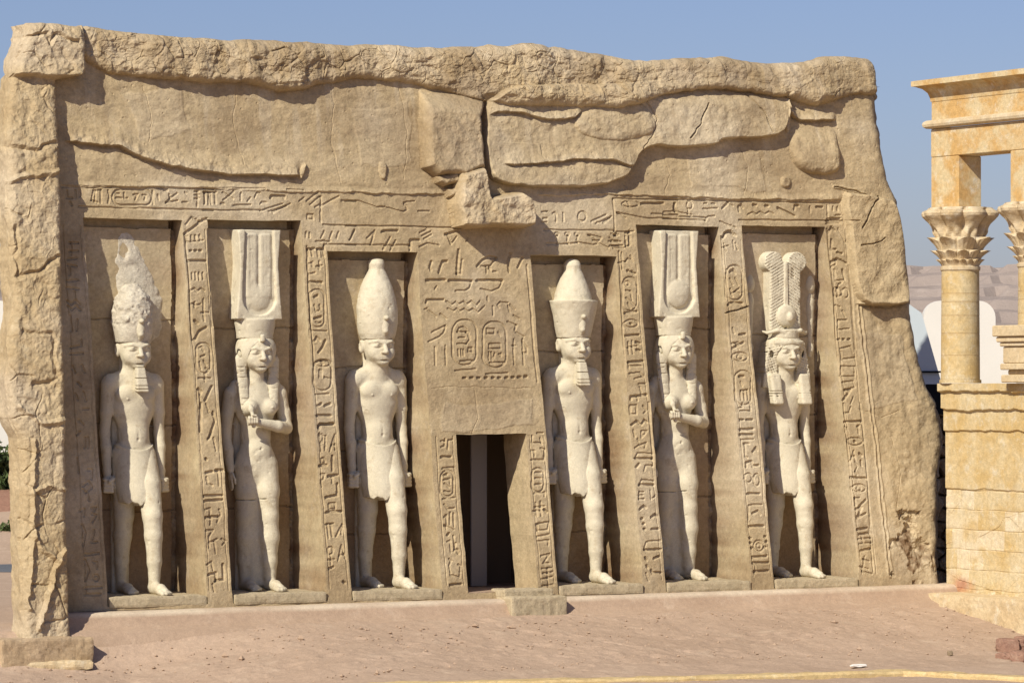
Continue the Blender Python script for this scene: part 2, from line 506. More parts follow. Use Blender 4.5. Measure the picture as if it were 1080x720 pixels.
def ledge(pts, off, up, rough=0.03, seed=0, pale=0.0, down=0.0):
    """a broken-off layer: bulges just above the line, drops back sharply below it"""
    lu, lv = px_line(pts, off * 0.8)
    si, sj = window(lu.min(), lu.max(), lv.min() - down, lv.max() + up)
    x = AU[si, sj]; y = AV[si, sj]
    ln = np.interp(x, lu, lv) + 0.03 * fbm(x, 0 * x, 5.0, 4, 90 + seed)
    d = y - ln
    endf = sstep(lu.min() - .02, lu.min() + .12, x) * (1 - sstep(lu.max() - .12, lu.max() + .02, x))
    h = off * np.clip(1 - d / up, 0, 1) ** 1.3 * sstep(-0.012, 0.012, d) * endf
    h = h * (1 + rough / max(off, .01) * fbm(x, y, 9.0, 3, 101 + seed))
    H[si, sj] += h
    if down: H[si, sj] -= 0.035 * np.clip(1 + d / down, 0, 1) * (d < 0) * endf
    if pale: PALE[si, sj] = np.maximum(PALE[si, sj], pale * sstep(-.01, .02, d) * np.clip(1 - d / (up * .45), 0, 1) * endf * np.clip(.7 + 1.5 * fbm(x, y, 6, 3, 5 + seed), 0, 1))

def crack(pts, depth=0.05, wid=0.018, seed=0, lip=0.0):
    P = np.array([uv(x, y) for x, y in pts])
    stroke_uv(P, wid, depth, 0.012, seed, lip)

def stroke_uv(P, wid, depth, wob=0.0, seed=0, lip=0.0, vshape=True):
    si, sj = window(P[:, 0].min() - .1, P[:, 0].max() + .1, P[:, 1].min() - .1, P[:, 1].max() + .1)
    x = AU[si, sj]; y = AV[si, sj]
    if wob:
        x = x + wob * 2 * vnoise(x * 14, y * 14, seed); y = y + wob * 2 * vnoise(x * 14 + 7, y * 14, seed + 1)
    d = np.full(x.shape, 9.0)
    for a, b in zip(P[:-1], P[1:]):
        e = b - a; wx = x - a[0]; wy = y - a[1]
        t = np.clip((wx * e[0] + wy * e[1]) / (e @ e + 1e-12), 0, 1)
        d = np.minimum(d, np.hypot(wx - e[0] * t, wy - e[1] * t))
    H[si, sj] -= depth * np.clip((wid - d) / (wid * (0.55 if wob > .005 else 0.32)), 0, 1)
    if lip:
        H[si, sj] += lip * np.exp(-((d - wid * 1.5) / (wid * .7)) ** 2)

# ---- upper rock layers
raise_poly([(449, 96), (505, 92), (520, 105), (511, 124), (513, 160), (514, 178), (490, 186), (462, 184), (450, 175), (448, 130)], 0.28, 0.10, 0.04, 0.03, pale=0.35, rec='outcrop', seed=1, soft_top=0.4)
raise_poly([(488, 182), (514, 176), (521, 207), (552, 202), (562, 208), (568, 222), (567, 239), (488, 240), (484, 215)], 0.40, 0.06, 0.02, 0.07, mode='max', pale=0.55, rec='outcrop', seed=2)
raise_poly([(460, 185), (482, 180), (486, 193), (470, 197), (462, 193)], 0.22, 0.06, 0.02, 0.05, mode='max', pale=0.4, rec='outcrop', seed=3)
raise_poly([(472, 199), (486, 195), (485, 208), (475, 208)], 0.20, 0.06, 0.02, 0.05, mode='max', pale=0.4, rec='outcrop', seed=4)
raise_poly([(513, 90), (600, 90), (700, 84), (833, 84), (834, 141), (800, 146), (760, 147), (756, 154), (716, 156), (692, 153), (678, 160), (670, 176), (660, 189), (632, 195), (600, 197), (560, 198), (524, 193), (513, 178)], 0.17, 0.035, 0.03, 0.02, pale=0.12, seed=5, soft_top=0.40)
raise_poly([(600, 124), (640, 104), (674, 108), (690, 130), (682, 146), (640, 150), (606, 142)], 0.05, 0.22, 0.03, 0.02, pale=0.35, seed=6)
crack([(676, 104), (688, 126), (684, 142), (672, 160)], 0.02, 0.014, 9)
ledge([(514, 122), (522, 117), (545, 120), (575, 127), (603, 124), (612, 117)], 0.07, 0.22, seed=8, pale=0.5, down=.06)
ledge([(527, 173), (560, 173), (600, 168), (640, 170), (668, 176)], 0.06, 0.22, seed=9, pale=0.5, down=.05)
crack([(741, 110), (733, 130), (722, 146)], 0.05, 0.016, 1)
crack([(782, 100), (800, 118), (810, 140)], 0.03, 0.016, 2)
ledge([(826, 110), (832, 118), (845, 127), (862, 128), (884, 126)], 0.09, 0.22, seed=10, pale=0.3, down=.05)
raise_poly([(836, 128), (884, 128), (889, 165), (888, 180), (872, 186), (850, 181), (838, 165)], 0.15, 0.11, 0.03, 0.03, seed=11, soft_top=0.65)
raise_poly([(826, 96), (834, 98), (834, 140), (828, 140)], 0.05, .03, .01, 0, seed=20)
# left shelf
ledge([(70, 148), (95, 152), (128, 154), (142, 163), (170, 172), (200, 178), (240, 184), (290, 185), (320, 184)], 0.10, 0.30, 0.05, seed=12, pale=0.45, down=.06)
# small lumps
raise_poly([(318, 178), (326, 170), (322, 188), (317, 190)], 0.06, .03, .01, .02, seed=21)
raise_poly([(398, 170), (408, 172), (406, 190), (400, 188)], 0.05, 0.04, 0.01, 0.03, seed=13)
raise_poly([(825, 186), (836, 186), (836, 198), (826, 198)], 0.05, 0.04, 0.01, 0.03, seed=14)
# ridge over the frieze
ledge([(70, 197), (200, 198), (330, 203), (470, 205)], 0.035, 0.08, 0.03, seed=15)
ledge([(565, 205), (640, 205), (760, 209), (890, 212)], 0.035, 0.10, 0.03, seed=16)
# right flank
raise_poly([(890, 203), (905, 204), (930, 207), (950, 212), (968, 318), (940, 322), (906, 320), (899, 260)], 0.16, 0.05, 0.02, 0.03, seed=17)
crack([(926, 207), (917, 214), (911, 226), (904, 241)], 0.06, 0.02, 3)
crack([(902, 260), (915, 258), (928, 252)], 0.035, 0.016, 4)
ledge([(904, 321), (925, 322), (950, 320), (966, 318)], 0.07, 0.12, seed=18, pale=0.2, down=.05)
crack([(906, 322), (915, 400), (924, 470), (938, 605)], 0.012, 0.022, 5, lip=0.015)
crack([(880, 198), (900, 202), (912, 207)], 0.02, 0.015, 6, lip=0.02)
fl = sstep(5.75, 5.95, AU) * (1 - sstep(4.1, 4.3, AV))
H += fl * (0.07 * fbm(AU, AV, 1.5, 4, 71) + 0.02 * fbm(AU, AV, 7.0, 3, 73))
# brown broken patch at the foot of the flank
mu, mv = uv(968, 585)
dm = np.hypot((AU - mu) / 0.34, (AV - mv) / 0.44) + 1.3 * fbm(AU, AV, 4.5, 5, 278)
mk = 1 - sstep(0.70, 1.0, dm)
H += mk * (0.09 * fbm(AU, AV, 6, 4, 79) - 0.03)
MUD_BROWN = np.maximum(MUD_BROWN, mk * np.clip(0.45 + 1.6 * fbm(AU, AV, 9.0, 3, 83), 0, 1))
# round the right corner
re = np.clip((AU - (ur - 0.22)) / 0.22, 0, 1)
H -= 0.22 * (1 - np.sqrt(np.clip(1 - re ** 2, 0, 1)))

# ---- rough cornice along the top
cu, cv = px_line([(-20, 60), (93, 60), (120, 73), (165, 79), (200, 81), (230, 86), (262, 84), (300, 94), (330, 90), (362, 83), (385, 79), (430, 81), (470, 88), (500, 95), (545, 102), (590, 102), (640, 104), (665, 103), (690, 98), (720, 94), (745, 92), (780, 93), (820, 97), (850, 102), (868, 106), (885, 101), (905, 97), (935, 96)], 0.28)
cln = np.interp(AU, cu, cv) + 0.04 * fbm(AU, 0 * AU, 4.0, 4, 33)
cd = AV - cln
ch = np.interp(AU, *(lambda p: (np.array([uv(x, 60)[0] for x, _ in p]), np.array([h for _, h in p])))([(95, .16), (180, .22), (260, .30), (330, .32), (420, .24), (520, .30), (600, .36), (660, .34), (700, .26), (780, .28), (850, .30), (880, .22), (930, .2)]))
under = np.interp(AU, *(lambda p: (np.array([uv(x, 60)[0] for x, _ in p]), np.array([h for _, h in p])))([(95, .05), (250, .05), (400, .09), (480, .16), (560, .26), (650, .24), (700, .08), (800, .05), (850, .14), (930, .05)]))
cprof = np.sqrt(np.clip(1 - (1 - np.clip((cd + under * .5) / (under + .05), 0, 1)) ** 2, 0, 1))
_f1, _e, _c = worley(AU + .12 * fbm(AU, AV, 3, 2, 3), AV + .12 * fbm(AU, AV, 3, 2, 5), 3.3, 6)
_g1, _ge, _gc = worley(AU + .05 * fbm(AU, AV, 6, 2, 8), AV * 1.3, 8.0, 9)
gate = sstep(.0, .22, fbm(AU, AV, 2.7, 3, 36)); gate2 = sstep(-.02, .2, fbm(AU, AV, 5.0, 3, 37))
rocky = 0.10 * (_c - .5) * sstep(0, .2, _e) - 0.06 * np.clip(1 - _e / 0.08, 0, 1) * gate + 0.035 * (_gc - .5) * sstep(0, .2, _ge) - .03 * np.clip(1 - _ge / .1, 0, 1) * gate2 + 0.10 * fbm(AU, AV * 1.5, 3.6, 5, 35) + 0.035 * fbm(AU, AV, 18.0, 3, 39) - .06 * np.clip(fbm(AU * .6, AV * 2.2, 7.0, 3, 38) - .12, 0, 1)
lump = 1 + .7 * fbm(AU, 0 * AU, 1.1, 4, 44)
ch = ch * np.clip(lump, .45, 1.5)
right_soft = 1 - .45 * sstep(2.0, 3.2, AU)
H += cprof * (ch * .66 + rocky * 0.46 * right_soft)
# the top rim curls back
rim = np.clip((BV - 7.62) / 0.18, 0, 1)
H -= 0.22 * (1 - np.sqrt(np.clip(1 - rim ** 2, 0, 1)))
PALE = np.maximum(PALE, cprof * np.clip(.18 + .8 * fbm(AU, AV, 2.2, 4, 41), 0, .6))

# ---- hieroglyphs ------------------------------------------------
GLY = []          # (origin x, origin y, scale, strokes)
GLY.append((65, 190, 6.75, """0,48 500,52 1080,62|130,195 600,203 1080,215|215,150 230,75 245,80 240,160|225,150 260,165|265,75 290,72|285,75 285,165|335,75 345,118 335,165|C 365,70 640,180|650,75 650,170|390,100 415,100|390,130 430,130|450,95 450,130 470,130|515,105 540,100 525,140|575,105 600,110 590,140|685,105 690,140|730,75 752,75|740,160 770,130 820,95|770,130 765,100|740,160 800,150 825,145|860,155 895,155|878,86 886,92|945,80 975,80|945,105 975,105|945,130 975,130|965,80 965,185|1010,85 1040,82|1020,85 1020,165|40,80 40,130 75,130|100,80 100,130|60,160 75,185|130,75 130,120"""))
GLY.append((215, 190, 6.75, """0,55 430,65|590,68 705,75|0,212 400,216|5,90 5,170|45,85 55,170|35,85 35,170|80,85 85,165|0,85 90,82|135,85 205,130|210,80 140,140|120,165 145,165|210,178 330,178|308,150 328,125|360,125 375,90 395,92|260,90 260,140|400,172 410,162 445,162|T 475,130 480,114 575,116 572,128|405,220 560,172|490,230 615,170|460,225 590,190|680,150 710,125|730,150 810,85|755,175 820,120|790,195 830,170|830,190 900,150 960,120|832,120 832,300|R 735,248 775,285|850,318 1080,325|980,150 1080,155|728,375 728,410|752,380 755,412|835,410 855,365|895,418 915,370|945,415 960,370|1035,425 1070,360|800,435 830,440 850,430 880,440 900,432|855,460 1080,462|855,460 855,540"""))
GLY.append((365, 190, 9.0, """0,208 110,205 200,240 280,265 360,258|380,265 470,290 540,300 575,280 565,245 545,225|545,212 640,200|680,295 780,298|0,435 540,445 1080,455|35,565 75,470|195,550 265,480 230,610|T 335,490 480,485|345,660 415,545|415,660 465,575|0,612 600,622|T 600,660 605,575 690,572|690,635 770,600 880,620|700,500 770,465|720,530 800,490|740,560 810,520|T 940,515 1070,485|960,520 990,610"""))
GLY.append((555, 195, 6.75, """110,192 150,190|120,240 150,240|112,268 150,266|190,205 205,195 215,210 215,265|265,200 265,262|E 395,225 28,36|460,260 560,210|490,275 600,225|545,270 590,235|610,100 620,200 625,320|130,322 620,325|610,100 1080,108|E 735,138 60,22|720,125 725,150|T 815,135 975,132|1060,130 1055,160 1075,190|640,195 720,215 860,240 1080,238|640,195 700,235|890,205 1080,212|E 217,352 14,12|222,364 216,395 226,420|E 295,352 14,12|300,364 294,395 304,420|E 360,352 14,12|365,364 359,395 369,415|150,420 260,425 330,420 370,412 470,430 500,420|435,355 530,375 510,400 470,395|490,400 440,360|500,410 580,445|588,372 610,390|T 625,360 650,352|605,405 670,402|610,428 680,428|615,446 690,446|T 705,342 735,338|735,365 738,420 720,430|705,395 705,435|625,330 760,330"""))
GLY.append((700, 195, 5.4, """0,82 1000,108|430,200 1080,212|T 60,105 58,135 70,150|E 147,115 16,22|140,138 140,165|225,135 305,132|230,105 245,103|275,105 295,108|T 335,132 370,100|380,112 395,118|T 435,150 430,120 445,112 455,130|T 515,115 530,118|T 585,122 600,125|485,170 510,158 530,172 555,155 580,170 605,155 630,168|T 655,132 750,178|T 750,140 755,120 775,122|838,125 838,160|T 875,130 905,131|935,120 935,185|965,130 965,150|990,130 990,150|980,178 1005,178|930,210 1010,212|930,225 1010,225|0,175 120,182 240,185|0,155 60,150 160,170|240,200 250,180 290,175|T 345,295 355,270 385,268 410,290|320,205 410,245|0,195 240,200"""))
GLY.append((440, 250, 8.308, """T 125,215 110,260 120,290|T 260,210 225,215 205,260 190,310|T 360,115 350,320|350,320 385,322 392,200|T 525,255 570,200 630,172 690,182|690,182 640,250 560,255|605,260 605,310|630,260 640,285|665,300 690,300|605,285 640,270|T 815,145 795,210 805,300|T 925,185 885,260|T 85,380 245,373|160,455 175,430|T 280,380 480,378|480,385 460,440 420,465 340,470|T 525,378 745,375|745,385 720,440 650,472 560,450|T 90,570 95,548 230,548|255,560 305,595 340,565 365,590 410,560 440,590 480,560 520,600 550,560|270,625 320,650 350,625 375,652 415,625 450,652 490,625 535,660 590,605|620,520 625,555|720,615 705,590 730,565 800,575|665,605 670,680|800,600 815,650|820,590 860,630|75,630 95,625|270,0 290,60 340,0|430,40 440,10"""))
GLY.append((440, 325, 8.308, """C 315,100 525,495|C 580,115 785,515|360,205 375,170 410,160 440,185 440,210|360,205 440,208|370,258 425,255|360,310 440,312|450,205 468,270 440,305|365,360 370,415|390,360 395,415|410,360 415,410|R 455,345 490,380|385,460 490,455|R 615,180 685,220|720,205 735,240|R 635,310 735,350|635,380 635,445|655,380 660,450|685,390 675,430|720,400 740,395 735,420|640,475 750,472|135,210 250,150|105,290 200,250 240,210 255,165|105,20 170,70|205,50 255,90|160,340 168,490|255,325 255,490|340,540 520,530|605,570 790,560|T 415,605 430,605|T 475,605 490,605|T 535,605 550,605|T 595,603 610,603|T 655,603 670,603|T 710,603 725,603|T 770,603 790,603|T 830,600 845,600|T 885,598 905,598|T 940,592 960,592|795,115 880,150|860,190 875,150|870,210 940,245|850,60 900,90|850,270 850,490|930,265 935,490|930,290 970,340 965,390 935,390|840,320 865,325|965,-380 1000,0 1055,640"""))
GLY.append((62, 220, 3.43, """40,125 70,125|40,155 70,155|45,125 45,165|35,182 65,180|35,205 65,210|40,215 40,240|30,260 70,258|30,285 70,290|55,300 60,340|30,332 45,345 60,330 75,345|32,352 47,365 62,350 77,365|40,385 45,440|62,440 66,400|40,500 80,495 80,475|40,525 85,522|50,570 60,592|85,565 95,592|70,630 82,642|60,670 70,690|90,665 97,695"""))
GLY.append((65, 425, 3.27, """75,20 92,20|60,60 75,75|80,120 80,155|92,120 92,155|88,230 102,230 100,260|70,285 90,270 102,290 80,310 70,298|85,310 92,335|62,372 76,365 76,388|100,360 117,360 103,382 117,386 105,410|70,420 82,450 74,495|112,440 105,482 122,482|80,526 126,520|80,545 92,580 80,615|108,550 120,552 120,572|E 117,605 9,9|78,640 136,637|80,662 132,660|50,190 55,240|60,100 50,110"""))
GLY.append((185, 225, 3.512, """T 35,75 70,50 95,30 115,20|40,40 60,15 90,30|45,85 45,100|60,82 60,98|75,82 77,98|90,80 92,96|45,106 102,101|T 57,138 60,138|T 74,138 77,138|T 91,138 94,138|T 50,178 112,178|62,225 63,245|75,222 76,248|88,222 88,248|103,222 104,246|55,290 70,280 82,292 95,280 108,290|60,340 70,335 75,345 95,338|75,330 75,350|105,320 110,400|100,370 125,370|T 75,400 85,410|T 75,470 90,440 115,425|C 78,482 130,590|90,500 100,495 105,510|95,530 110,525|90,550 95,575|105,545 115,560|112,572 120,576|85,610 130,610|110,595 110,620|T 85,650 95,660 90,670|T 110,690 135,640|90,680 90,720|38,80 52,270 66,470|120,60 130,240 140,420"""))
GLY.append((195, 425, 3.349, """T 55,0 55,95|75,0 85,30 100,40|T 85,120 105,60 100,30|100,120 110,165|80,125 95,100|T 72,195 76,198|T 75,245 95,240|115,235 120,290|T 108,235 132,235|75,260 80,285 95,290|T 70,327 130,325|T 72,345 130,341|75,375 90,370 88,400|T 75,405 115,400|95,400 90,430|120,375 125,390 115,420|75,450 100,448 85,470 85,510|90,490 115,480|105,490 110,530|130,480 145,488 135,500|80,570 95,560 100,590|T 85,605 110,600 112,628|T 135,570 138,625 110,630|100,640 105,665"""))
GLY.append((310, 255, 3.6, """T 55,30 78,28|55,30 58,55|68,30 70,55|T 90,30 106,28|90,30 92,58|105,30 105,58|60,85 70,80 72,95|85,95 106,90|95,75 95,105|60,125 80,118|T 65,155 80,155|T 90,155 106,155|C 62,182 118,325|T 80,210 92,205|80,240 85,265 95,262|100,240 102,255|T 80,292 105,285|85,305 92,310 105,306|70,340 125,340|T 80,378 88,365 98,375|T 120,375 110,400 95,420|C 78,450 145,565|E 112,462 30,13|T 108,456 112,464|100,485 100,515|108,485 108,515|118,515 135,520|85,580 135,578|T 95,622 105,615|T 120,622 140,615|T 90,660 145,660|T 100,710 105,692 155,690|50,20 62,260 78,470|112,20 114,60"""))
GLY.append((325, 445, 3.79, """T 45,20 50,8 105,8|50,45 55,115|50,50 65,55 60,80 54,82|75,55 70,110|90,115 110,50 112,110|96,92 112,90|E 62,152 8,10|T 50,172 76,170|T 100,135 102,190|55,205 70,205 65,225 55,230 60,255|T 85,215 120,210|100,220 100,240|T 120,245 120,290 75,300|85,325 85,346 110,346 110,322 85,324|T 75,358 135,355|80,405 85,460|95,405 100,455|75,405 105,402|115,455 140,405 136,445|E 90,510 10,14|90,525 90,565|80,545 105,545|120,550 135,490 150,540|125,530 148,525|T 85,582 100,576|T 140,635 146,640"""))
GLY.append((455, 450, 4.117, """45,85 60,80 60,50|45,60 60,58|75,95 75,55 92,52|T 45,130 86,130|50,180 102,178|C 45,190 100,300|T 60,210 70,206|58,230 85,225 85,245|62,245 80,260|60,278 85,282|55,312 105,305|60,335 75,355 105,350|60,390 70,380 70,440|85,370 85,420|100,375 102,430|60,425 100,445|T 75,466 80,460|75,495 85,490 90,540|100,470 105,530|T 115,530 120,545|80,570 90,580 80,600 86,630|120,595 130,600 125,650 85,640|T 85,685 132,680|100,540 110,500"""))
GLY.append((545, 450, 4.117, """65,40 65,70 102,70|100,50 105,75|88,30 112,28|60,105 75,105 75,130|100,95 116,98 116,145 60,145|C 65,180 118,282|80,200 105,200|80,225 105,225|80,250 105,250|75,292 125,285 122,302|85,330 90,385|80,350 120,345|75,366 100,365|105,325 108,385|T 120,360 132,370|90,420 140,412 135,445 95,450|90,420 95,450|90,475 140,465|95,495 140,490 138,512|105,560 145,550 115,590 142,590|110,615 152,610|115,635 156,630|110,660 156,650|135,610 140,700|112,690 160,685"""))
GLY.append((640, 235, 3.7, """15,40 35,50|5,70 40,68|8,88 45,86|T 30,46 36,40|85,30 85,90 70,90|70,50 70,85|55,115 58,180|45,155 70,150|70,150 80,138 100,150 90,128|T 78,186 82,186|T 92,190 96,190|T 104,196 108,197|C 60,210 115,340|E 76,235 8,9|70,262 85,265|90,265 95,300|72,290 105,320|80,310 90,330|T 70,350 116,345|E 95,392 27,15|T 93,390 97,393|T 75,440 125,437|85,465 88,510|100,460 103,510|82,485 120,480|T 115,465 130,470|T 118,495 130,500|T 85,545 140,540|90,560 135,560|85,545 88,570|90,590 130,585 145,600 110,610|125,630 152,628|130,640 135,665|T 95,690 95,680 155,672|120,680 120,695|45,110 58,340 75,600"""))
GLY.append((655, 425, 3.692, """R 38,10 60,45|85,12 100,30 90,40|T 45,85 60,72 70,80|T 78,85 90,68 100,75|50,105 55,130|65,140 70,150|80,110 100,110 80,135 80,110|75,165 98,155 92,175|55,175 70,165|55,215 65,195 120,198|T 60,217 120,218|T 60,250 70,238|90,265 95,245 122,245|70,320 80,300 128,305|T 70,320 128,320|70,345 70,375|70,347 88,347|70,360 85,360|72,375 90,375|115,340 118,375|125,370 135,360|T 75,415 90,402 98,408|T 120,445 135,435 142,442|T 83,450 87,450|T 88,470 92,470|T 90,490 94,490|T 120,490 146,490|90,570 100,540 155,535|T 95,572 156,570|T 130,605 150,598|T 120,650 125,660 158,660|T 95,602 100,610|T 100,632 105,640|100,660 110,690|108,0 125,245"""))
GLY.append((750, 235, 3.7, """T 45,60 55,38 75,35 90,50|50,80 60,110|48,95 68,90|85,70 90,100|95,80 105,105|C 60,165 122,300|T 75,190 88,180 95,195|75,215 85,240|95,215 105,240|75,255 85,285|95,265 110,275|80,275 108,255|T 70,318 80,310 120,312|90,410 95,430|T 115,435 136,432|85,470 110,465|100,470 115,490|T 90,488 130,465|E 117,523 30,18|E 117,523 10,10|C 97,578 158,710|T 115,600 130,600|120,620 125,635|118,655 145,650|118,655 120,690|132,655 133,690|145,655 146,690|62,350 72,500|40,50 58,300"""))
GLY.append((765, 425, 3.79, """55,20 70,15 70,0|100,5 100,30 60,30|T 60,65 72,65|T 85,65 106,65|T 60,105 110,100|T 60,125 110,122|65,145 112,142|80,165 80,210 90,215|75,160 95,160|T 110,190 120,175 126,185|T 85,252 85,235 105,230 110,250 132,246|E 92,297 14,18|E 125,305 12,25|T 90,362 136,360|95,465 95,408 146,405|T 110,440 130,430 140,445|T 100,495 155,493|E 133,572 20,22|E 133,572 9,10|T 98,540 102,542|T 99,560 103,562|T 103,580 107,582|T 158,535 162,537|T 163,555 167,557|T 158,577 162,579|T 110,618 165,612|T 110,640 172,638|T 112,672 172,670|118,650 118,680"""))
GLY.append((860, 225, 3.51, """T 45,25 90,22|45,40 92,38|T 50,75 60,55 72,66|T 60,100 62,135 76,135|85,60 110,110|T 83,146 87,147|T 96,150 100,151|T 60,182 80,170 115,186|80,170 75,190 60,200|70,210 72,250 106,246|T 100,210 105,240|75,290 85,262 95,255|E 80,292 16,17|80,276 80,308|E 108,295 11,18|75,340 90,346|100,360 110,382|85,395 85,430 126,426|85,395 116,395|T 88,465 92,465|T 104,465 108,465|T 124,465 128,465|95,500 130,490 140,512|95,512 100,540 146,532|R 95,565 145,602|100,625 140,620 146,642 105,652|T 100,690 130,652 110,652|140,680 130,702|45,60 70,330 90,650|110,50 150,500"""))
GLY.append((870, 425, 3.89, """80,40 100,38|105,15 100,30|T 75,77 146,75|80,95 82,120|90,100 92,110|135,95 138,125|130,95 140,92|E 120,158 32,16|T 118,156 122,160|100,240 115,195 122,235|105,220 120,218|120,240 130,260 120,280|T 138,206 150,215|T 145,236 148,255|T 105,306 165,310|130,296 120,280|E 138,350 30,16|E 138,350 9,9|T 120,390 125,420|120,390 140,390|T 140,425 165,400|T 125,437 150,430 130,475 166,455|T 130,520 175,515 186,535 140,540|135,560 186,555|150,550 155,572|140,580 190,575|T 145,607 186,600|150,640 180,650|140,670 175,680|160,630 150,690|150,690 190,700|75,0 105,360 130,690|145,0 175,330 195,690"""))

def ellipse(cx, cy, rx, ry, n=18):
    return [(cx + rx * math.cos(2 * math.pi * i / n), cy + ry * math.sin(2 * math.pi * i / n)) for i in range(n + 1)]
def cartouche(x0, y0, x1, y1):
    w_, h_ = x1 - x0, y1 - y0; r = min(w_, h_) * 0.48
    P = []
    for cx, cy, a0 in ((x1 - r, y0 + r, -90), (x1 - r, y1 - r, 0), (x0 + r, y1 - r, 90), (x0 + r, y0 + r, 180)):
        P += [(cx + r * math.cos(R(a0 + k * 15)), cy + r * math.sin(R(a0 + k * 15))) for k in range(7)]
    return P + [P[0]]
gi = 0
for ox, oy, s, txt in GLY:
    for st in txt.split('|'):
        st = st.strip(); kind = ''
        if st[0] in 'TCRE': kind = st[0]; st = st[1:].strip()
        pts = [tuple(float(c) for c in p.split(',')) for p in st.split()]
        if kind == 'E': pts = ellipse(pts[0][0], pts[0][1], pts[1][0], pts[1][1])
        elif kind == 'C': pts = cartouche(*pts[0], *pts[1])
        elif kind == 'R': (a, b), (c, d) = pts; pts = [(a, b), (c, b), (c, d), (a, d), (a, b)]
        P = np.array([uv(ox + x / s, oy + y / s) for x, y in pts])
        gi += 1
        stroke_uv(P, 0.026 if kind == 'T' else 0.019, 0.030 if kind == 'T' else 0.019, 0.0015, gi % 40)
# eroded edges of the written strips
crack([(760, 331), (775, 327), (790, 323)], 0.05, 0.018, 8)

# ---- patina: pale dust patches, drips, damp and dirt near the ground, thin cracks, old repairs
PALE = np.maximum(PALE, np.clip(1.5 * fbm(AU, AV, .8, 5, 301) - .12, 0, .6))
PALE = np.maximum(PALE, np.clip(2.2 * fbm(AU * 6.0, AV * .5, 1.0, 4, 303) - .45, 0, .35) * sstep(5.6, 6.6, AV))
MUD_BROWN = np.maximum(MUD_BROWN, np.clip(1.3 * fbm(AU, AV, 1.1, 5, 305) - .16, 0, .30))
MUD_BROWN = np.maximum(MUD_BROWN, np.clip(1.8 * fbm(AU * 7.0, AV * .45, 1.0, 4, 307) - .45, 0, .22) * sstep(5.4, 6.6, AV))
MUD_BROWN = np.maximum(MUD_BROWN, np.clip(.30 * (1 - AV / .55) + .5 * fbm(AU, AV, 3, 4, 309), 0, .35) * (AV < .8))
for pts in ([(455, 408), (500, 407), (562, 409)], [(345, 60), (352, 110), (350, 150), (360, 196)], [(420, 90), (428, 140), (424, 190)], [(250, 95), (246, 130), (256, 176)],
            [(150, 90), (160, 120), (156, 150)], [(700, 165), (706, 185), (700, 206)], [(780, 155), (790, 180), (786, 205)], [(500, 409), (503, 440), (498, 456)], [(330, 330), (322, 380), (330, 430)],
            [(905, 430), (930, 440), (950, 432)], [(200, 420), (203, 470), (200, 520)], [(940, 460), (950, 500), (945, 540)]):
    crack(pts, 0.007, 0.009, len(pts) * 7)
for pts in ([(130, 100), (190, 96), (200, 140), (150, 150)], [(560, 420), (470, 425), (468, 455), (560, 452)], [(370, 120), (430, 110), (432, 170), (380, 176)], [(720, 165), (800, 162), (805, 200), (730, 196)], [(900, 350), (950, 350), (965, 420), (915, 430)]):
    P_ = np.array([uv(x, y) for x, y in pts]); si, sj = window(P_[:, 0].min() - .2, P_[:, 0].max() + .2, P_[:, 1].min() - .2, P_[:, 1].max() + .2)
    d_ = sd_poly(AU[si, sj] + .12 * fbm(AU[si, sj], AV[si, sj], 2.2, 4, 311), AV[si, sj] + .12 * fbm(AU[si, sj], AV[si, sj], 2.2, 4, 313), P_)
    H[si, sj] += .008 * sstep(.02, -.02, d_); PALE[si, sj] = np.maximum(PALE[si, sj], .22 * sstep(.02, -.02, d_))

for ua, ub in ((-6.68, -6.43), (-4.93, -4.65), (-3.18, -2.91), (1.60, 1.95), (3.44, 3.73), (5.25, 5.50), (-1.42, -1.16), (.02, .24)):
    vt_ = 2.25 if ua in (-1.42, .02) else 5.05 if ua > 3 or ua < -4 or ua > 2.9 else 4.68
    for u_ in (ua, ub):
        stroke_uv(np.array([(u_, .22), (u_, vt_ * .5), (u_, vt_)]), .010, .011, .004, int(abs(u_) * 9))

# ---- niches and door: absolute depth
in_niche = np.full(AU.shape, -1)
wob_j = 0.0
for k, (a, b, t) in enumerate(NICHES):
    m = (BU > a) & (BU < b) & (BV > V_SILL) & (BV < t)
    in_niche[m] = k
WABS = wf(AV) + H
nm = in_niche >= 0
nback = -T0 + 0.018 * fbm(AU, AV, 1.2, 3, 51) + 0.010 * fbm(AU, AV, 6.0, 3, 53)
for k, (a, b, t) in enumerate(NICHES):        # panel joints and crumbled grooves at the edge of each back panel
    m = in_niche == k
    for jv in (t - 1.35 - 0.12 * (k % 3), t - 2.75, t - 3.9):
        nback = np.where(m & (np.abs(AV - jv - 0.015 * np.sin(AU * 5)) < 0.010), nback - 0.02, nback)
    rb = (BU > b - 0.085 + 0.012 * fbm(AV, 0 * AV, 5, 3, k)) & m
    nback = np.where(rb, nback - 0.075 + 0.07 * np.clip(fbm(AU, AV, 7.0, 3, 57 + k), -.5, .6), nback)
    MUD_BROWN = np.where(rb, np.maximum(MUD_BROWN, 0.55 + 0.8 * fbm(AU, AV, 6, 3, 58)), MUD_BROWN)
    tbm = m & (AV > t - 0.11 + 0.012 * fbm(AU, 0 * AU, 5, 3, k + 9))
    nback = np.where(tbm, nback - 0.10, nback)
    lower = m & (AV < 2.6)
    MUD_BROWN = np.where(m & ~rb, np.maximum(MUD_BROWN, 0.55 * (1 - sstep(1.2, 3.2, AV)) + 0.3 * fbm(AU, AV, 1.5, 3, 61)), MUD_BROWN)  # back panels turn browner towards the bottom
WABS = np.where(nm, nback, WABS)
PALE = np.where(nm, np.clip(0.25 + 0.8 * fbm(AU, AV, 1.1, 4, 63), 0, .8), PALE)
MUD_BROWN = np.clip(MUD_BROWN, 0, 1); PALE = np.clip(PALE, 0, 1)
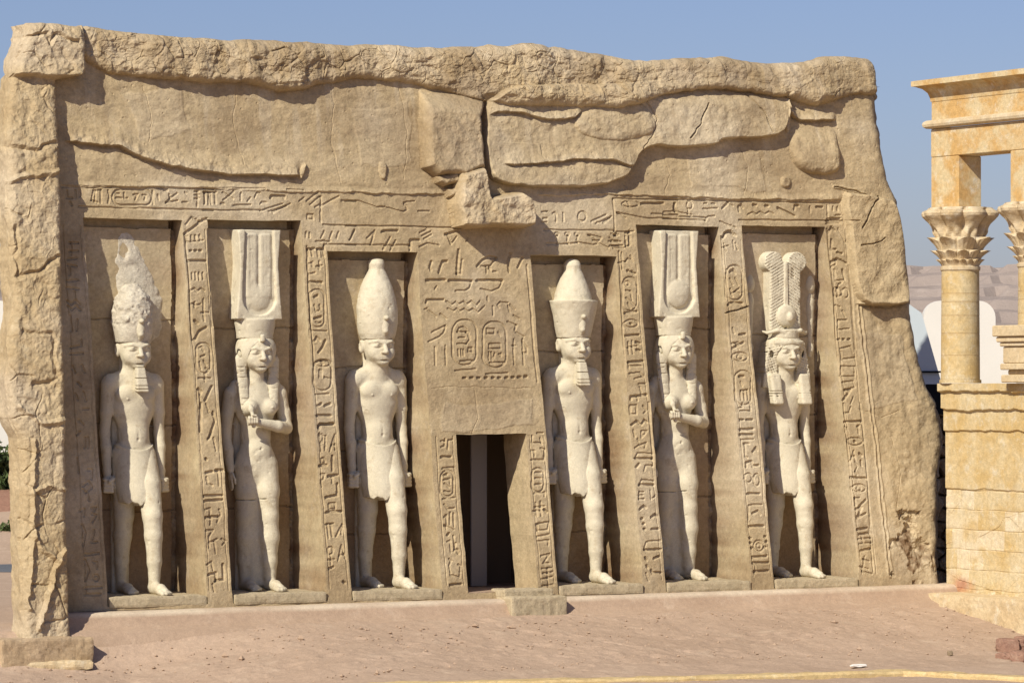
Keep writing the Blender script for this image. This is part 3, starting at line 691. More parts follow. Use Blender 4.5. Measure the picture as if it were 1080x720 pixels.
# hand-made wobble of every edge
DU = 0.030 * fbm(BU, BV, 0.9, 3, 66) + 0.010 * fbm(BU, BV, 5.0, 3, 67)
DV = 0.020 * fbm(BU, BV, 0.9, 3, 68) + 0.008 * fbm(BU, BV, 6.0, 3, 69)
lock = np.clip(np.minimum(BV / 0.3, 1.0), 0, 1)
FX = AU + DU * lock; FZ = AV + DV * lock
fverts = np.stack([FX, -WABS, FZ], -1).reshape(-1, 3)
fq = grid_quads(NU=NU, NV=NV) if False else grid_quads(NV, NU)
ci, cj = np.meshgrid(np.arange(NV - 1), np.arange(NU - 1), indexing='ij')
cu_ = 0.5 * (base_u[:-1] + base_u[1:]); cv_ = 0.5 * (base_v[:-1] + base_v[1:])
CU, CV = np.meshgrid(cu_, cv_)
cAV = 0.25 * (AV[:-1, :-1] + AV[1:, 1:] + AV[:-1, 1:] + AV[1:, :-1])
door_m = (CU > DOOR[0]) & (CU < DOOR[1]) & (CV > DOOR[2]) & (CV < DOOR[3])
NICHE_ID = np.full(CU.shape, -1)
for k, (a, b, t) in enumerate(NICHES):
    NICHE_ID[(CU > a - .0013) & (CU < b + .0013) & (CV > V_SILL - .0013) & (CV < t + .0013)] = k
cornice_m = (cd[:-1, :-1] > -0.06) & ~door_m
out_m = np.zeros(CU.shape, bool)
for si, sj, d in REGION['outcrop']:
    sub = np.zeros(AU.shape, bool); sub[si, sj] = d < 0.02
    out_m |= sub[:-1, :-1]
frieze_m = (CV > 4.79) & (CV < 5.62) & (CU < 5.55)
flank_m = CU > 5.62
left_ = np.ones(CU.shape, bool) & ~door_m
attrs = {'pale': PALE.ravel(), 'mud': MUD_BROWN.ravel()}
def take(name, m, mat):
    global left_
    mm = m & left_
    left_ = left_ & ~mm
    return sub_mesh(name, fverts, fq, mm.ravel(), mat, temple, attrs)
take("cornice", cornice_m, M_rough)
take("rock_outcrop", out_m, M_rough)
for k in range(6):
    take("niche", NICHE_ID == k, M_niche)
take("rock_flank", flank_m, M_wall)
take("rock_face", (CV >= 5.62), M_wall)
bounds = [-7.1, NICHES[0][1] - .7, NICHES[1][1] - .7, NICHES[2][1] - .7, NICHES[3][1] - .6, NICHES[4][1] - .7, NICHES[5][1] - .7, 5.7]
take("frieze", frieze_m & (CV > 5.0), M_wall)
for k in range(7):
    m = (CU >= bounds[k]) & (CU < bounds[k + 1])
    take("door_surround" if k == 3 else "pilaster", m, M_wall)
take("frieze", np.ones(CU.shape, bool), M_wall)

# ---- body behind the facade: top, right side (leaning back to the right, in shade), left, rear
edge_r = fverts.reshape(NV, NU, 3)[:, -1, :]
edge_t = fverts.reshape(NV, NU, 3)[-1, :, :]
edge_l = fverts.reshape(NV, NU, 3)[:, 0, :]
ks = np.linspace(0, 1, 40)
sel = slice(0, NV, 3)
er = edge_r[sel]
sv = []
for k in ks:
    row = er.copy()
    dd = 0.9 * k
    n_ = fbm(row[:, 2], np.full(len(row), k * 0.9), 1.8, 4, 141)
    _f, _ed, _cc = worley(row[:, 2], np.full(len(row), k * .9), 4.0, 12)
    low = 1 - sstep(2.2, 3.0, row[:, 2])
    row[:, 0] += dd * (0.62 + 0.0 * low) + k * (0.16 * n_) + min(k * 6, 1) * low * (0.12 * (_cc - .5) - .06 * np.clip(1 - _ed / .15, 0, 1))
    row[:, 1] += dd * 0.95
    sv.append(row)
sv = np.array(sv)
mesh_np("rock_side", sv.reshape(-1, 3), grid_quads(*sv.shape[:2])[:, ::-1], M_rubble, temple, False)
tt = edge_t[::3]
rows = []
for k, dep in enumerate(np.geomspace(0.02, 1.6, 16)):
    r_ = tt.copy(); r_[:, 0] = np.maximum(r_[:, 0], -7.0 + dep * .66); r_[:, 1] = np.maximum(r_[:, 1] + dep, r_[:, 1]); r_[:, 2] += 0.05 * fbm(r_[:, 0], np.full(len(r_), dep * 2), 2.0, 4, 151) * min(1, k / 3) - 0.05 * dep
    rows.append(r_)
rows = np.array([tt] + rows)
mesh_np("roof_top", rows.reshape(-1, 3), grid_quads(*rows.shape[:2]), M_rough, temple, False)
mb = MB()
bx0, bx1, by0, by1 = -7.0, 7.0, 1.2, 3.4
mb.add([(-6.75, -.3, -.4), (-5.2, 3.4, -.4), (-5.4, 2.2, 7.3), (-6.2, .8, 7.2)], [(0, 1, 2, 3)])
mb.add([(-5.2, 3.4, -.3), (7.4, 3.4, -.3), (6.7, 2.2, 7.45), (-5.4, 2.2, 7.3)], [(0, 1, 2, 3)])
mb.add([(-6.2, .6, 7.2), (6.5, .6, 7.42), (6.7, 2.2, 7.45), (-5.4, 2.2, 7.3)], [(0, 1, 2, 3)])
mb.add([(7.4, .3, -.3), (7.4, 3.4, -.3), (6.7, 2.2, 7.45), (6.7, 1.4, 7.45)], [(0, 1, 2, 3)])
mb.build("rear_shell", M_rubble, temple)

# ---- doorway: jambs, head, floor, dark room, leaf
d0, d1, dv0, dv1 = DOOR
def jamb_grid(u0, flip):
    n1, n2 = 60, 24
    vs = np.linspace(dv0, dv1, n1)
    P = np.zeros((n1, n2, 3))
    for i, v in enumerate(vs):
        w0 = wf(v) + 0.0
        ii = int(np.argmin(np.abs(base_v - v))); jj = int(np.argmin(np.abs(base_u - (u0 - .0012 if flip else u0 + .0012))))
        f = fverts.reshape(NV, NU, 3)[ii, jj]
        ws = np.linspace(0, 1, n2)
        back = wf(v) - .70
        P[i, :, 0] = f[0] + 0.012 * fbm(np.full(n2, v), ws, 4.0, 3, 3) * np.minimum(ws * 6, 1)
        P[i, :, 1] = f[1] + ws * (-(back) - f[1])
        P[i, :, 2] = f[2]
    q = grid_quads(n1, n2)
    return P.reshape(-1, 3), (q[:, ::-1] if flip else q)
for u0, fl_ in ((d0, True), (d1, False)):
    v_, q_ = jamb_grid(u0, fl_)
    mesh_np("door_jamb", v_, q_, M_wall, temple)
mb = MB()
wtop = wf(dv1)
mb.add([(d0 - .03, -wtop - .004, dv1 + .012), (d1 + .03, -wtop - .004, dv1 + .012), (d1 + .03, .4, dv1 + .012), (d0 - .03, .4, dv1 + .012)], [(0, 1, 2, 3)])
mb.build("door_head", M_wall, temple)
mb = MB(); mb.box(d0 - .6, d1 + .6, -wf(0.1) + .02, 3.2, -0.1, dv0 + .012)
mb.build("door_floor", M_plinth, temple)
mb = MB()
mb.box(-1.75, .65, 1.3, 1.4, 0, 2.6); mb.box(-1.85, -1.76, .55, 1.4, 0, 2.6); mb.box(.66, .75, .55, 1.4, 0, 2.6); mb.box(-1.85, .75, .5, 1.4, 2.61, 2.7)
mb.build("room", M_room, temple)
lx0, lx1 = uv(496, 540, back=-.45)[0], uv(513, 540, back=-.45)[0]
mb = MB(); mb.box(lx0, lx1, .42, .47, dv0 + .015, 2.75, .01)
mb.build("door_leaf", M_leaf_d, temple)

# ---- statue ledges, plinth, step
def rough_block(name, lo, hi, mat, parent, cell=0.03, amp=0.012, seed=0, taper=None, smooth=False, chip=0.03, crackf=2.0):
    """box with a gridded, worn and chipped surface (one closed mesh)"""
    lo = np.array(lo, float); hi = np.array(hi, float); ext = hi - lo
    n = [max(2, int(e / cell) + 1) for e in ext]
    V = []; Q = []; tot = 0
    for ax in range(3):
        o1, o2 = (ax + 1) % 3, (ax + 2) % 3
        for side in (0, 1):
            a = np.linspace(0, 1, n[o1]); b = np.linspace(0, 1, n[o2])
            A, B = np.meshgrid(a, b)
            P = np.zeros(A.shape + (3,)); P[..., o1] = A; P[..., o2] = B; P[..., ax] = side
            V.append(P.reshape(-1, 3)); q = grid_quads(*A.shape)
            Q.append((q if side else q[:, ::-1]) + tot); tot += A.size
    V = np.concatenate(V); Q = np.concatenate(Q)
    p = lo + V * ext
    c = (lo + hi) / 2
    dist = np.minimum(p - lo, hi - p)
    # round edges: pull corners in
    rr = chip
    k = np.clip(1 - dist / rr, 0, 1)
    ne = (k > 0).sum(1)
    kk = np.sqrt((k ** 2).sum(1))
    pull = np.where(kk > 1, (1 - 1 / np.maximum(kk, 1)) * rr, 0)
    dirn = np.sign(c - p) * k
    nrm = np.linalg.norm(dirn, axis=1, keepdims=True)
    p = p + dirn / np.maximum(nrm, 1e-6) * pull[:, None]
    s = seed * 3.7
    f = 1 / max(0.12, ext.min())
    dx = amp * 2 * (noise3(p[:, 0] * 5 + s, p[:, 1] * 5, p[:, 2] * 5) + .5 * noise3(p[:, 0] * 14 + s, p[:, 1] * 14, p[:, 2] * 14) + .3 * noise3(p[:, 0] * 37 + s, p[:, 1] * 37, p[:, 2] * 37))
    out = np.where((V == 0), -1.0, np.where(V == 1, 1.0, 0.0))
    out = out / np.maximum(np.linalg.norm(out, axis=1, keepdims=True), 1e-6)
    p = p + out * dx[:, None]
    if taper is not None: p = taper(p)
    return mesh_np(name, p, Q, mat, parent, smooth)

for k, (a, b, t) in enumerate(NICHES):
    sh = lambda p: np.stack([p[:, 0], p[:, 1], p[:, 2]], 1)
    vtop_l = 0.17
    rough_block("statue_ledge", (a + .02, -(wf(0.1) + 0.018 + .012 * (k % 2)), 0.03), (b - .015, T0 + .03, vtop_l), M_ledge, temple, 0.035, 0.010, k + 3, None, False, 0.03)

# plinth: a smooth mud kerb along the foot of the front
pu = np.arange(-7.5, 7.1, 0.03)
prof = [(-0.25, 0.012), (0.10, 0.012), (0.22, 0.010), (0.27, -0.01), (0.31, -0.06), (0.36, -0.14), (0.42, -0.19), (0.60, -0.24), (0.8, -0.95)]
PV = []
for j, (q_, z_) in enumerate(prof):
    u_ = pu
    ww = 0.88 + q_ + 0.02 * fbm(u_, 0 * u_ + j * .1, 1.0, 3, 161)
    zz = np.full_like(u_, z_) + 0.06 * (u_ + 6.9) / 14 - .02 + (0.012 * fbm(u_, 0 * u_ + j * .2, 2.0, 3, 171) if j else 0)
    PV.append(np.stack([u_, -ww, zz], -1))
PV = np.array(PV)
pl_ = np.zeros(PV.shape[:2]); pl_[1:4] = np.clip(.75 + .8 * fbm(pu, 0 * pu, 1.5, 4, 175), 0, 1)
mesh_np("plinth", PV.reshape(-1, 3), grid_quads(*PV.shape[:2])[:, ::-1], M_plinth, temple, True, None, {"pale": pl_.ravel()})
rough_block("doorstep", (d0 + .42, -1.36, -0.28), (d1 + .20, -0.78, 0.060), M_ledge, temple, .03, .012, 5, None, False, .04)
rough_block("doorstep", (d0 + .42, -1.14, 0.03), (d1 + .10, -0.70, 0.150), M_ledge, temple, .03, .012, 6, None, False, .03)

# ---- left pillar with its block at the top (front grid with rough plates, closed sides)
lu_ = [(-30, 28), (26, 28), (14, 75), (9, 112), (10, 200), (13, 260), (16, 330), (11, 365), (9, 400), (14, 440), (23, 462), (25, 560), (27, 666), (27, 700)]
ru_ = [(87, 28), (88, 70), (86, 78), (60, 84), (62, 120), (65, 200), (66, 300), (70, 420), (72, 550), (75, 666), (76, 700)]
def pil_off(v): return np.interp(v, [0.0, 2.9, 5.6, 7.3], [0.62, 0.56, 0.37, 0.14])
def edge_uv(pts):
    out = []
    for x, y in pts[0:]:
        off = 0.25
        for _ in range(4):
            u_, v_ = uv(x, y, off); off = float(pil_off(v_))
        out.append((v_, u_))
    out.sort(); return np.array(out)
LE = edge_uv(lu_[1:]); RE = edge_uv(ru_)
pv = np.arange(-0.33, 7.80, 0.0125)
tn = np.linspace(0, 1, 92)
PVV, PT = np.meshgrid(pv, tn, indexing='ij')
uL = np.interp(pv, LE[:, 0], LE[:, 1]) + .03 * fbm(pv, 0 * pv, 2.5, 4, 181)
uR = np.interp(pv, RE[:, 0], RE[:, 1]) + .02 * fbm(pv, 0 * pv, 3.5, 4, 183)
PU = uL[:, None] + PT * (uR - uL)[:, None]
_f1, _e, _c = worley(PU + .1 * fbm(PU, PVV, 3, 3, 184), PVV * .8 + .1 * fbm(PU, PVV, 3, 3, 185), 2.3, 21)
_g1, _ge, _gc = worley(PU + .05 * fbm(PU, PVV, 6, 2, 186), PVV, 6.5, 23)
pg = sstep(.02, .25, fbm(PU, PVV, 1.9, 3, 188)); plate = 0.025 * (_c - .4) * sstep(0.0, 0.25, _e) - 0.025 * np.clip(1 - _e / .07, 0, 1) * pg
PH = pil_off(PVV) + plate + 0.02 * (_gc - .5) * sstep(0, .25, _ge) + 0.032 * fbm(PU, PVV * .8, 2.0, 5, 187) + .020 * fbm(PU, PVV, 14, 3, 189) - .05 * np.clip(fbm(PU * 1.3, PVV, 5, 3, 190) - .1, 0, 1)
# the block at the head stands out further
blk = sstep(7.02, 7.09, PVV + .03 * fbm(PU, PVV, 4, 3, 191))
PH += blk * 0.16
# ridges and runnels traced on the lower half
for pts, hgt in (([(30, 463), (27, 520), (28, 560), (22, 640)], .06), ([(62, 578), (50, 600), (38, 645), (34, 662)], .08), ([(26, 565), (45, 583), (60, 590)], .05), ([(14, 430), (40, 446), (70, 442)], .05),
                 ([(8, 190), (30, 184), (62, 180)], .06), ([(14, 240), (18, 292), (40, 288), (60, 270)], -.05), ([(20, 350), (50, 352), (56, 400), (30, 404)], -.04), ([(28, 520), (45, 512), (66, 516)], .05), ([(10, 155), (40, 160), (60, 150)], -.05), ([(24, 36), (22, 70)], -.07), ([(26, 35), (50, 33), (55, 44), (62, 33), (84, 40)], -.06)):
    P = np.array([uv(x, y, .35) for x, y in pts]); d = np.full(PU.shape, 9.0)
    xx = PU + .05 * fbm(PU, PVV, 7, 3, 193); yy = PVV + .05 * fbm(PU, PVV, 7, 3, 195)
    for a, b in zip(P[:-1], P[1:]):
        e = b - a; t = np.clip(((xx - a[0]) * e[0] + (yy - a[1]) * e[1]) / (e @ e), 0, 1)
        d = np.minimum(d, np.hypot(xx - a[0] - e[0] * t, yy - a[1] - e[1] * t))
    PH += hgt * np.clip(1 - d / 0.045, 0, 1)
round_e = np.minimum(PT, 1 - PT) * (uR - uL)[:, None]
PH -= .10 * (1 - np.sqrt(np.clip(1 - (1 - np.clip(round_e / .10, 0, 1)) ** 2, 0, 1)))
tp = np.clip((PVV - 7.62) / .18, 0, 1); PH -= .14 * (1 - np.sqrt(np.clip(1 - tp ** 2, 0, 1)))
PWv = wf(PVV) + PH
ptop = np.interp(PU, tu, tv) + .04 * fbm(PU, 0 * PU, 3.0, 4, 197)
PZ = PVV + np.clip((PVV - 6.9) / .9, 0, 1) * (ptop - 7.79)
front = np.stack([PU, -PWv, PZ], -1)
cols = [front]
def side(edge, sgn):
    out = []
    for k, dd in enumerate(np.linspace(0.02, 0.34 if sgn < 0 else 1.5, 12 if sgn < 0 else 26)):
        c = edge.copy(); c[:, 1] += dd
        c[:, 0] += sgn * (.06 * fbm(c[:, 2], np.full(len(c), dd), 2.5, 4, 199) + .02)
        out.append(c)
    return np.stack(out, 1)
sl = side(front[:, 0], -1); sr = side(front[:, -1], 0.3)
full = np.concatenate([sl[:, ::-1], front, sr], 1)
topn = 12
caps = []
last = full[-1]
for k, dd in enumerate(np.linspace(0.03, 0.34, topn)):
    c = last.copy(); f_ = dd
    c[:, 1] = np.where(c[:, 1] < c[:, 1].max(), np.minimum(c[:, 1] + dd, c[:, 1].max()), c[:, 1]); c[:, 2] += .05 * fbm(c[:, 0], np.full(len(c), dd), 3, 3, 201)
    c[:, 0] = np.maximum(c[:, 0], front[-1, 0, 0] + .03 + (c[:, 1] - front[-1, 0, 1]) * .62)
    caps.append(c)
full = np.concatenate([full, np.stack(caps, 0)], 0)
pal = np.clip(.15 + .9 * fbm(full[..., 0], full[..., 2], 1.3, 4, 203), 0, .6)
mesh_np("corner_pillar", full.reshape(-1, 3), grid_quads(*full.shape[:2]), M_rough, temple, False, None, {'pale': pal.ravel(), 'mud': np.zeros(pal.size)})

# ================================================================ STATUES (signed distance volumes -> mesh)
class Vol:
    def __init__(s, lo, hi, h):
        s.lo = np.array(lo, float); s.h = h
        s.ax = [np.arange(lo[i], hi[i] + h, h).astype(np.float32) for i in range(3)]
        s.d = np.full([len(a) for a in s.ax], 0.3, np.float32)
        s.xs = 1.0
    def op(s, f, lo, hi, k=0.02, mode='u'):
        m = k * 1.2 + 3 * s.h
        lo = np.array(lo, float); hi = np.array(hi, float); lo[0] *= s.xs; hi[0] *= s.xs
        sl = []
        for i in range(3):
            a = int(max(0, math.floor((lo[i] - m - s.lo[i]) / s.h))); b = int(min(len(s.ax[i]), math.ceil((hi[i] + m - s.lo[i]) / s.h) + 1))
            if a >= b: return s
            sl.append(slice(a, b))
        X = s.ax[0][sl[0]][:, None, None] / s.xs; Y = s.ax[1][sl[1]][None, :, None]; Z = s.ax[2][sl[2]][None, None, :]
        e = f(X, Y, Z); d = s.d[tuple(sl)]
        if mode == 'u':
            hh = np.clip(0.5 + 0.5 * (d - e) / k, 0, 1); r = d * (1 - hh) + e * hh - k * hh * (1 - hh)
        elif mode == 's':
            e = -e; hh = np.clip(0.5 - 0.5 * (d - e) / k, 0, 1); r = d * (1 - hh) + e * hh + k * hh * (1 - hh)
        else:
            hh = np.clip(0.5 - 0.5 * (d - e) / k, 0, 1); r = d * (1 - hh) + e * hh + k * hh * (1 - hh)
        s.d[tuple(sl)] = r
        return s
    def cap(s, a, b, ra, rb, k=0.02, mode='u', flat=(1, 1, 1)):
        a = np.array(a, float); b = np.array(b, float); e = b - a; ee = float(e @ e) + 1e-12
        def f(X, Y, Z):
            t = np.clip(((X - a[0]) * e[0] + (Y - a[1]) * e[1] + (Z - a[2]) * e[2]) / ee, 0, 1)
            dx = (X - a[0] - t * e[0]) / flat[0]; dy = (Y - a[1] - t * e[1]) / flat[1]; dz = (Z - a[2] - t * e[2]) / flat[2]
            return np.sqrt(dx * dx + dy * dy + dz * dz) - (ra + (rb - ra) * t)
        r = max(ra, rb) * max(max(flat), 1)
        return s.op(f, np.minimum(a, b) - r, np.maximum(a, b) + r, k, mode)
    def chain(s, pts, k=0.02, mode='u', flat=(1, 1, 1)):
        for (p, r), (p2, r2) in zip(pts[:-1], pts[1:]): s.cap(p, p2, r, r2, k, mode, flat)
        return s
    def ell(s, c, r, k=0.02, mode='u', tilt=0.0):
        c = np.array(c, float); r = np.array(r, float); ct, st = math.cos(tilt), math.sin(tilt)
        def f(X, Y, Z):
            x = X - c[0]; y = Y - c[1]; z = Z - c[2]
            if tilt: y, z = ct * y + st * z, -st * y + ct * z
            k0 = np.sqrt((x / r[0]) ** 2 + (y / r[1]) ** 2 + (z / r[2]) ** 2)
            k1 = np.sqrt((x / r[0] ** 2) ** 2 + (y / r[1] ** 2) ** 2 + (z / r[2] ** 2) ** 2) + 1e-9
            return k0 * (k0 - 1) / k1
        m = r if not tilt else np.array([r[0], max(r[1:]), max(r[1:])])
        return s.op(f, c - m, c + m, k, mode)
    def box(s, lo, hi, rad=0.02, k=0.02, mode='u', warp=None):
        lo = np.array(lo, float); hi = np.array(hi, float); c = (lo + hi) / 2; hf = (hi - lo) / 2 - rad
        def f(X, Y, Z):
            if warp: X, Y, Z = warp(X, Y, Z)
            qx = np.abs(X - c[0]) - hf[0]; qy = np.abs(Y - c[1]) - hf[1]; qz = np.abs(Z - c[2]) - hf[2]
            o_ = np.sqrt(np.maximum(qx, 0) ** 2 + np.maximum(qy, 0) ** 2 + np.maximum(qz, 0) ** 2)
            return o_ + np.minimum(np.maximum(qx, np.maximum(qy, qz)), 0) - rad
        return s.op(f, lo - .05, hi + .05, k, mode)
    def rev(s, prof, cx=0.0, cy=0.0, k=0.01, mode='u', sx=1.0, sy=1.0, lean=0.0):
        """solid of revolution, prof = [(z, r)]"""
        z_ = np.array([p[0] for p in prof]); r_ = np.array([p[1] for p in prof])
        def f(X, Y, Z):
            rr = np.sqrt(((X - cx) / sx) ** 2 + ((Y - cy + lean * (Z - z_[0])) / sy) ** 2)
            d = (rr - np.interp(Z, z_, r_)) * 0.85 + 0 * Z
            return np.maximum(d, np.maximum(z_[0] - Z, Z - z_[-1]))
        m = max(r_) * max(sx, sy) + abs(lean) * (z_[-1] - z_[0])
        return s.op(f, (cx - m, cy - m, z_[0]), (cx + m, cy + m, z_[-1]), k, mode)
    def grain(s, a=0.004, f=9.0, a2=0.0, f2=30.0):
        X = s.ax[0][:, None, None]; Y = s.ax[1][None, :, None]; Z = s.ax[2][None, None, :]
        band = np.abs(s.d) < 0.06
        i, j, k = np.nonzero(band)
        x, y, z = s.ax[0][i], s.ax[1][j], s.ax[2][k]
        n = a * 2 * noise3(x * f, y * f, z * f)
        if a2: n = n + a2 * 2 * noise3(x * f2, y * f2, z * f2)
        n = n + .05 * np.clip(noise3(x * 8 + 3, y * 8, z * 8) - .27, 0, 1) + .06 * np.clip(noise3(x * 19 + 5, y * 19, z * 19) - .30, 0, 1)
        s.d[i, j, k] += n
        return s
    def mesh(s, name, mat, parent=None, smooth=True, down=1):
        d = np.pad(s.d, 1, constant_values=0.3)
        org = s.lo - s.h
        ins = d < 0
        nx, ny, nz = d.shape
        cnt = np.zeros((nx - 1, ny - 1, nz - 1), np.uint8)
        for a in (0, 1):
            for b in (0, 1):
                for c in (0, 1):
                    cnt += ins[a:nx - 1 + a, b:ny - 1 + b, c:nz - 1 + c]
        act = (cnt > 0) & (cnt < 8)
        idx = np.argwhere(act)
        ids = np.full(act.shape, -1, np.int32); ids[act] = np.arange(len(idx))
        corners = np.array([(a, b, c) for a in (0, 1) for b in (0, 1) for c in (0, 1)])
        vals = np.stack([d[idx[:, 0] + c[0], idx[:, 1] + c[1], idx[:, 2] + c[2]] for c in corners], 1)
        acc = np.zeros((len(idx), 3)); num = np.zeros(len(idx))
        for i in range(8):
            for j in range(i + 1, 8):
                if np.abs(corners[i] - corners[j]).sum() != 1: continue
                a, b = vals[:, i], vals[:, j]
                m = (a < 0) != (b < 0)
                t = np.where(m, a / np.where(m, a - b, 1), 0)
                p = corners[i] + t[:, None] * (corners[j] - corners[i])
                acc += p * m[:, None]; num += m
        pos = org + (idx + acc / num[:, None]) * s.h
        Q = []
        for ax in range(3):
            o1, o2 = (ax + 1) % 3, (ax + 2) % 3
            s0 = [slice(None)] * 3; s1 = [slice(None)] * 3
            s0[ax] = slice(0, -1); s1[ax] = slice(1, None)
            A, B = ins[tuple(s0)], ins[tuple(s1)]
            e = np.argwhere(A != B)
            e = e[(e[:, o1] > 0) & (e[:, o2] > 0) & (e[:, o1] < d.shape[o1] - 1) & (e[:, o2] < d.shape[o2] - 1)]
            fl = A[e[:, 0], e[:, 1], e[:, 2]]
            def g(d1, d2):
                c = e.copy(); c[:, o1] += d1; c[:, o2] += d2
                return ids[c[:, 0], c[:, 1], c[:, 2]]
            q = np.stack([g(-1, -1), g(0, -1), g(0, 0), g(-1, 0)], 1)
            q[~fl] = q[~fl][:, ::-1]
            Q.append(q)
        pos[:, 1] *= -1                      # y towards the viewer -> local -y
        Q = np.concatenate(Q)[:, ::-1]
        return mesh_np(name, pos, Q, mat, parent, smooth)

HV = 0.0125

def face(v, y0=0.0, fem=False):
    """head with a face, chin at z=3.12"""
    v.ell((0, y0 + .09, 3.40), (.195, .225, .27), .03)
    v.ell((0, y0 + .16, 3.235), (.145, .150, .115), .05)          # jaw
    v.ell((0, y0 + .270, 3.148), (.066, .052, .046), .05)         # chin
    for s in (-1, 1):
        v.ell((s * .095, y0 + .225, 3.285), (.070, .060, .075), .07)   # cheeks
        v.ell((s * .088, y0 + .325, 3.372), (.066, .052, .036), .025, 's')   # eye hollows
        v.ell((s * .086, y0 + .268, 3.370), (.056, .034, .022), .008)        # eyeballs
        v.cap((s * .030, y0 + .302, 3.372), (s * .145, y0 + .240, 3.372), .0, .0, .001)
        v.chain([((s * .032, y0 + .298, 3.376), .010), ((s * .088, y0 + .300, 3.397), .011), ((s * .150, y0 + .238, 3.378), .009)], .010)   # upper lid
        v.chain([((s * .035, y0 + .318, 3.418), .015), ((s * .095, y0 + .300, 3.442), .016), ((s * .165, y0 + .215, 3.425), .012)], .02)     # brow
        v.ell((s * .205, y0 + .045, 3.365), (.034, .058, .095), .015)         # ear
        v.ell((s * .232, y0 + .060, 3.375), (.018, .030, .055), .01, 's')
        v.ell((s * .030, y0 + .335, 3.285), (.024, .028, .020), .015)         # nostril wing
    v.chain([((0, y0 + .300, 3.43), .022), ((0, y0 + .345, 3.34), .026), ((0, y0 + .372, 3.292), .031)], .02)   # nose
    v.ell((0, y0 + .295, 3.215), (.095, .035, .055), .04)
    v.ell((0, y0 + .316, 3.228), (.058, .026, .015), .010)
    v.ell((0, y0 + .314, 3.200), (.052, .026, .016), .010)
    v.chain([((-.058, y0 + .328, 3.210), .004), ((0, y0 + .345, 3.214), .005), ((.058, y0 + .328, 3.210), .004)], .006, 's')
    v.ell((0, y0 + .31, 3.173), (.05, .03, .010), .015, 's')

def fist(v, x, y, z, s):
    """closed hand round a short staff end, thumb in front"""
    v.ell((x, y, z), (.078, .095, .115), .02)
    for i in range(4):
        zz = z + .075 - i * .050
        v.chain([((x + s * .055, y - .02, zz), .030), ((x + s * .070, y + .070, zz), .029), ((x - s * .015, y + .105, zz - .004), .027), ((x - s * .055, y + .06, zz - .006), .022)], .006)
    v.chain([((x - s * .055, y + .01, z + .10), .034), ((x - s * .03, y + .10, z + .085), .028), ((x + s * .025, y + .125, z + .055), .024)], .008)

def foot(v, x, y0, z0=0.0, ln=.47):
    v.chain([((x, y0 - .05, z0 + .085), .085), ((x, y0 + ln * .45, z0 + .075), .072), ((x, y0 + ln * .78, z0 + .048), .060)], .04)
    for i, (dx, l_, r_) in enumerate(((-.062, .98, .036), (-.020, 1.02, .029), (.016, .98, .027), (.048, .92, .025), (.075, .85, .023))):
        v.cap((x + dx * .85, y0 + ln * .70, z0 + .045), (x + dx, y0 + ln * l_, z0 + .030), r_ + .006, r_, .010)

def king_body():
    v = Vol((-.68, -.30, -.01), (.68, 1.06, 3.70), HV)
    v.cap((0, .03, 2.98), (0, .09, 3.28), .165, .150, .04)
    for s in (-1, 1): v.cap((s * .07, .02, 3.03), (s * .27, .02, 2.94), .105, .100, .05)                       # neck
    v.cap((-.27, .02, 2.90), (.27, .02, 2.90), .120, .120, .06)                  # shoulders
    v.ell((0, .03, 2.60), (.315, .210, .37), .08)                                # chest
    for s in (-1, 1):
        v.ell((s * .130, .140, 2.745), (.160, .10, .130), .035)                     # pectorals
        v.ell((s * .150, .236, 2.69), (.014, .012, .014), .012)
    v.ell((0, .05, 2.22), (.222, .170, .36), .08)                                # waist
    v.ell((0, .12, 2.15), (.19, .14, .22), .06)                                  # belly
    v.cap((0, .262, 2.50), (0, .262, 2.18), .012, .010, .02, 's')                # midline
    v.ell((0, .268, 2.13), (.022, .03, .026), .012, 's')                         # navel
    v.ell((0, .05, 1.92), (.275, .205, .26), .08)                                 # pelvis
    for s in (-1, 1):
        v.ell((s * .345, .02, 2.89), (.105, .125, .145), .05)                       # deltoid
        v.chain([((s * .365, .02, 2.88), .097), ((s * .388, .01, 2.50), .088), ((s * .402, .00, 2.22), .074), ((s * .402, .04, 2.02), .076), ((s * .400, .08, 1.70), .058), ((s * .395, .09, 1.60), .055)], .03)
        fist(v, s * .392, .10, 1.50, s)
    # forward leg (viewer's right) and rear leg
    v.chain([((.135, .08, 1.92), .175), ((.138, .26, 1.50), .175), ((.143, .41, 1.08), .138), ((.148, .44, .80), .121), ((.152, .46, .45), .098), ((.152, .46, .17), .080)], .04)
    v.ell((.146, .51, 1.10), (.060, .035, .075), .04)
    foot(v, .152, .48)
    v.chain([((-.135, .05, 1.92), .175), ((-.138, .05, 1.50), .175), ((-.143, .06, 1.08), .138), ((-.148, .03, .80), .122), ((-.152, .00, .45), .098), ((-.152, .00, .17), .080)], .04)
    v.ell((-.146, .16, 1.10), (.060, .035, .075), .04)
    foot(v, -.152, .02)
    # uncarved stone that ties the figure to the back of the niche
    v.box((-.28, -.42, -.02), (-.02, -.04, 2.80), .03, .03)
    v.box((-.16, -.42, 2.6), (.14, -.02, 3.50), .05, .05)
    v.box((-.42, -.42, 1.42), (.40, -.10, 2.86), .05, .05)
    v.xs = 1.14; face(v); v.xs = 1.0
    v.grain(.0035, 6.0, .0016, 24.0)
    return v.mesh("figure", M_statue)

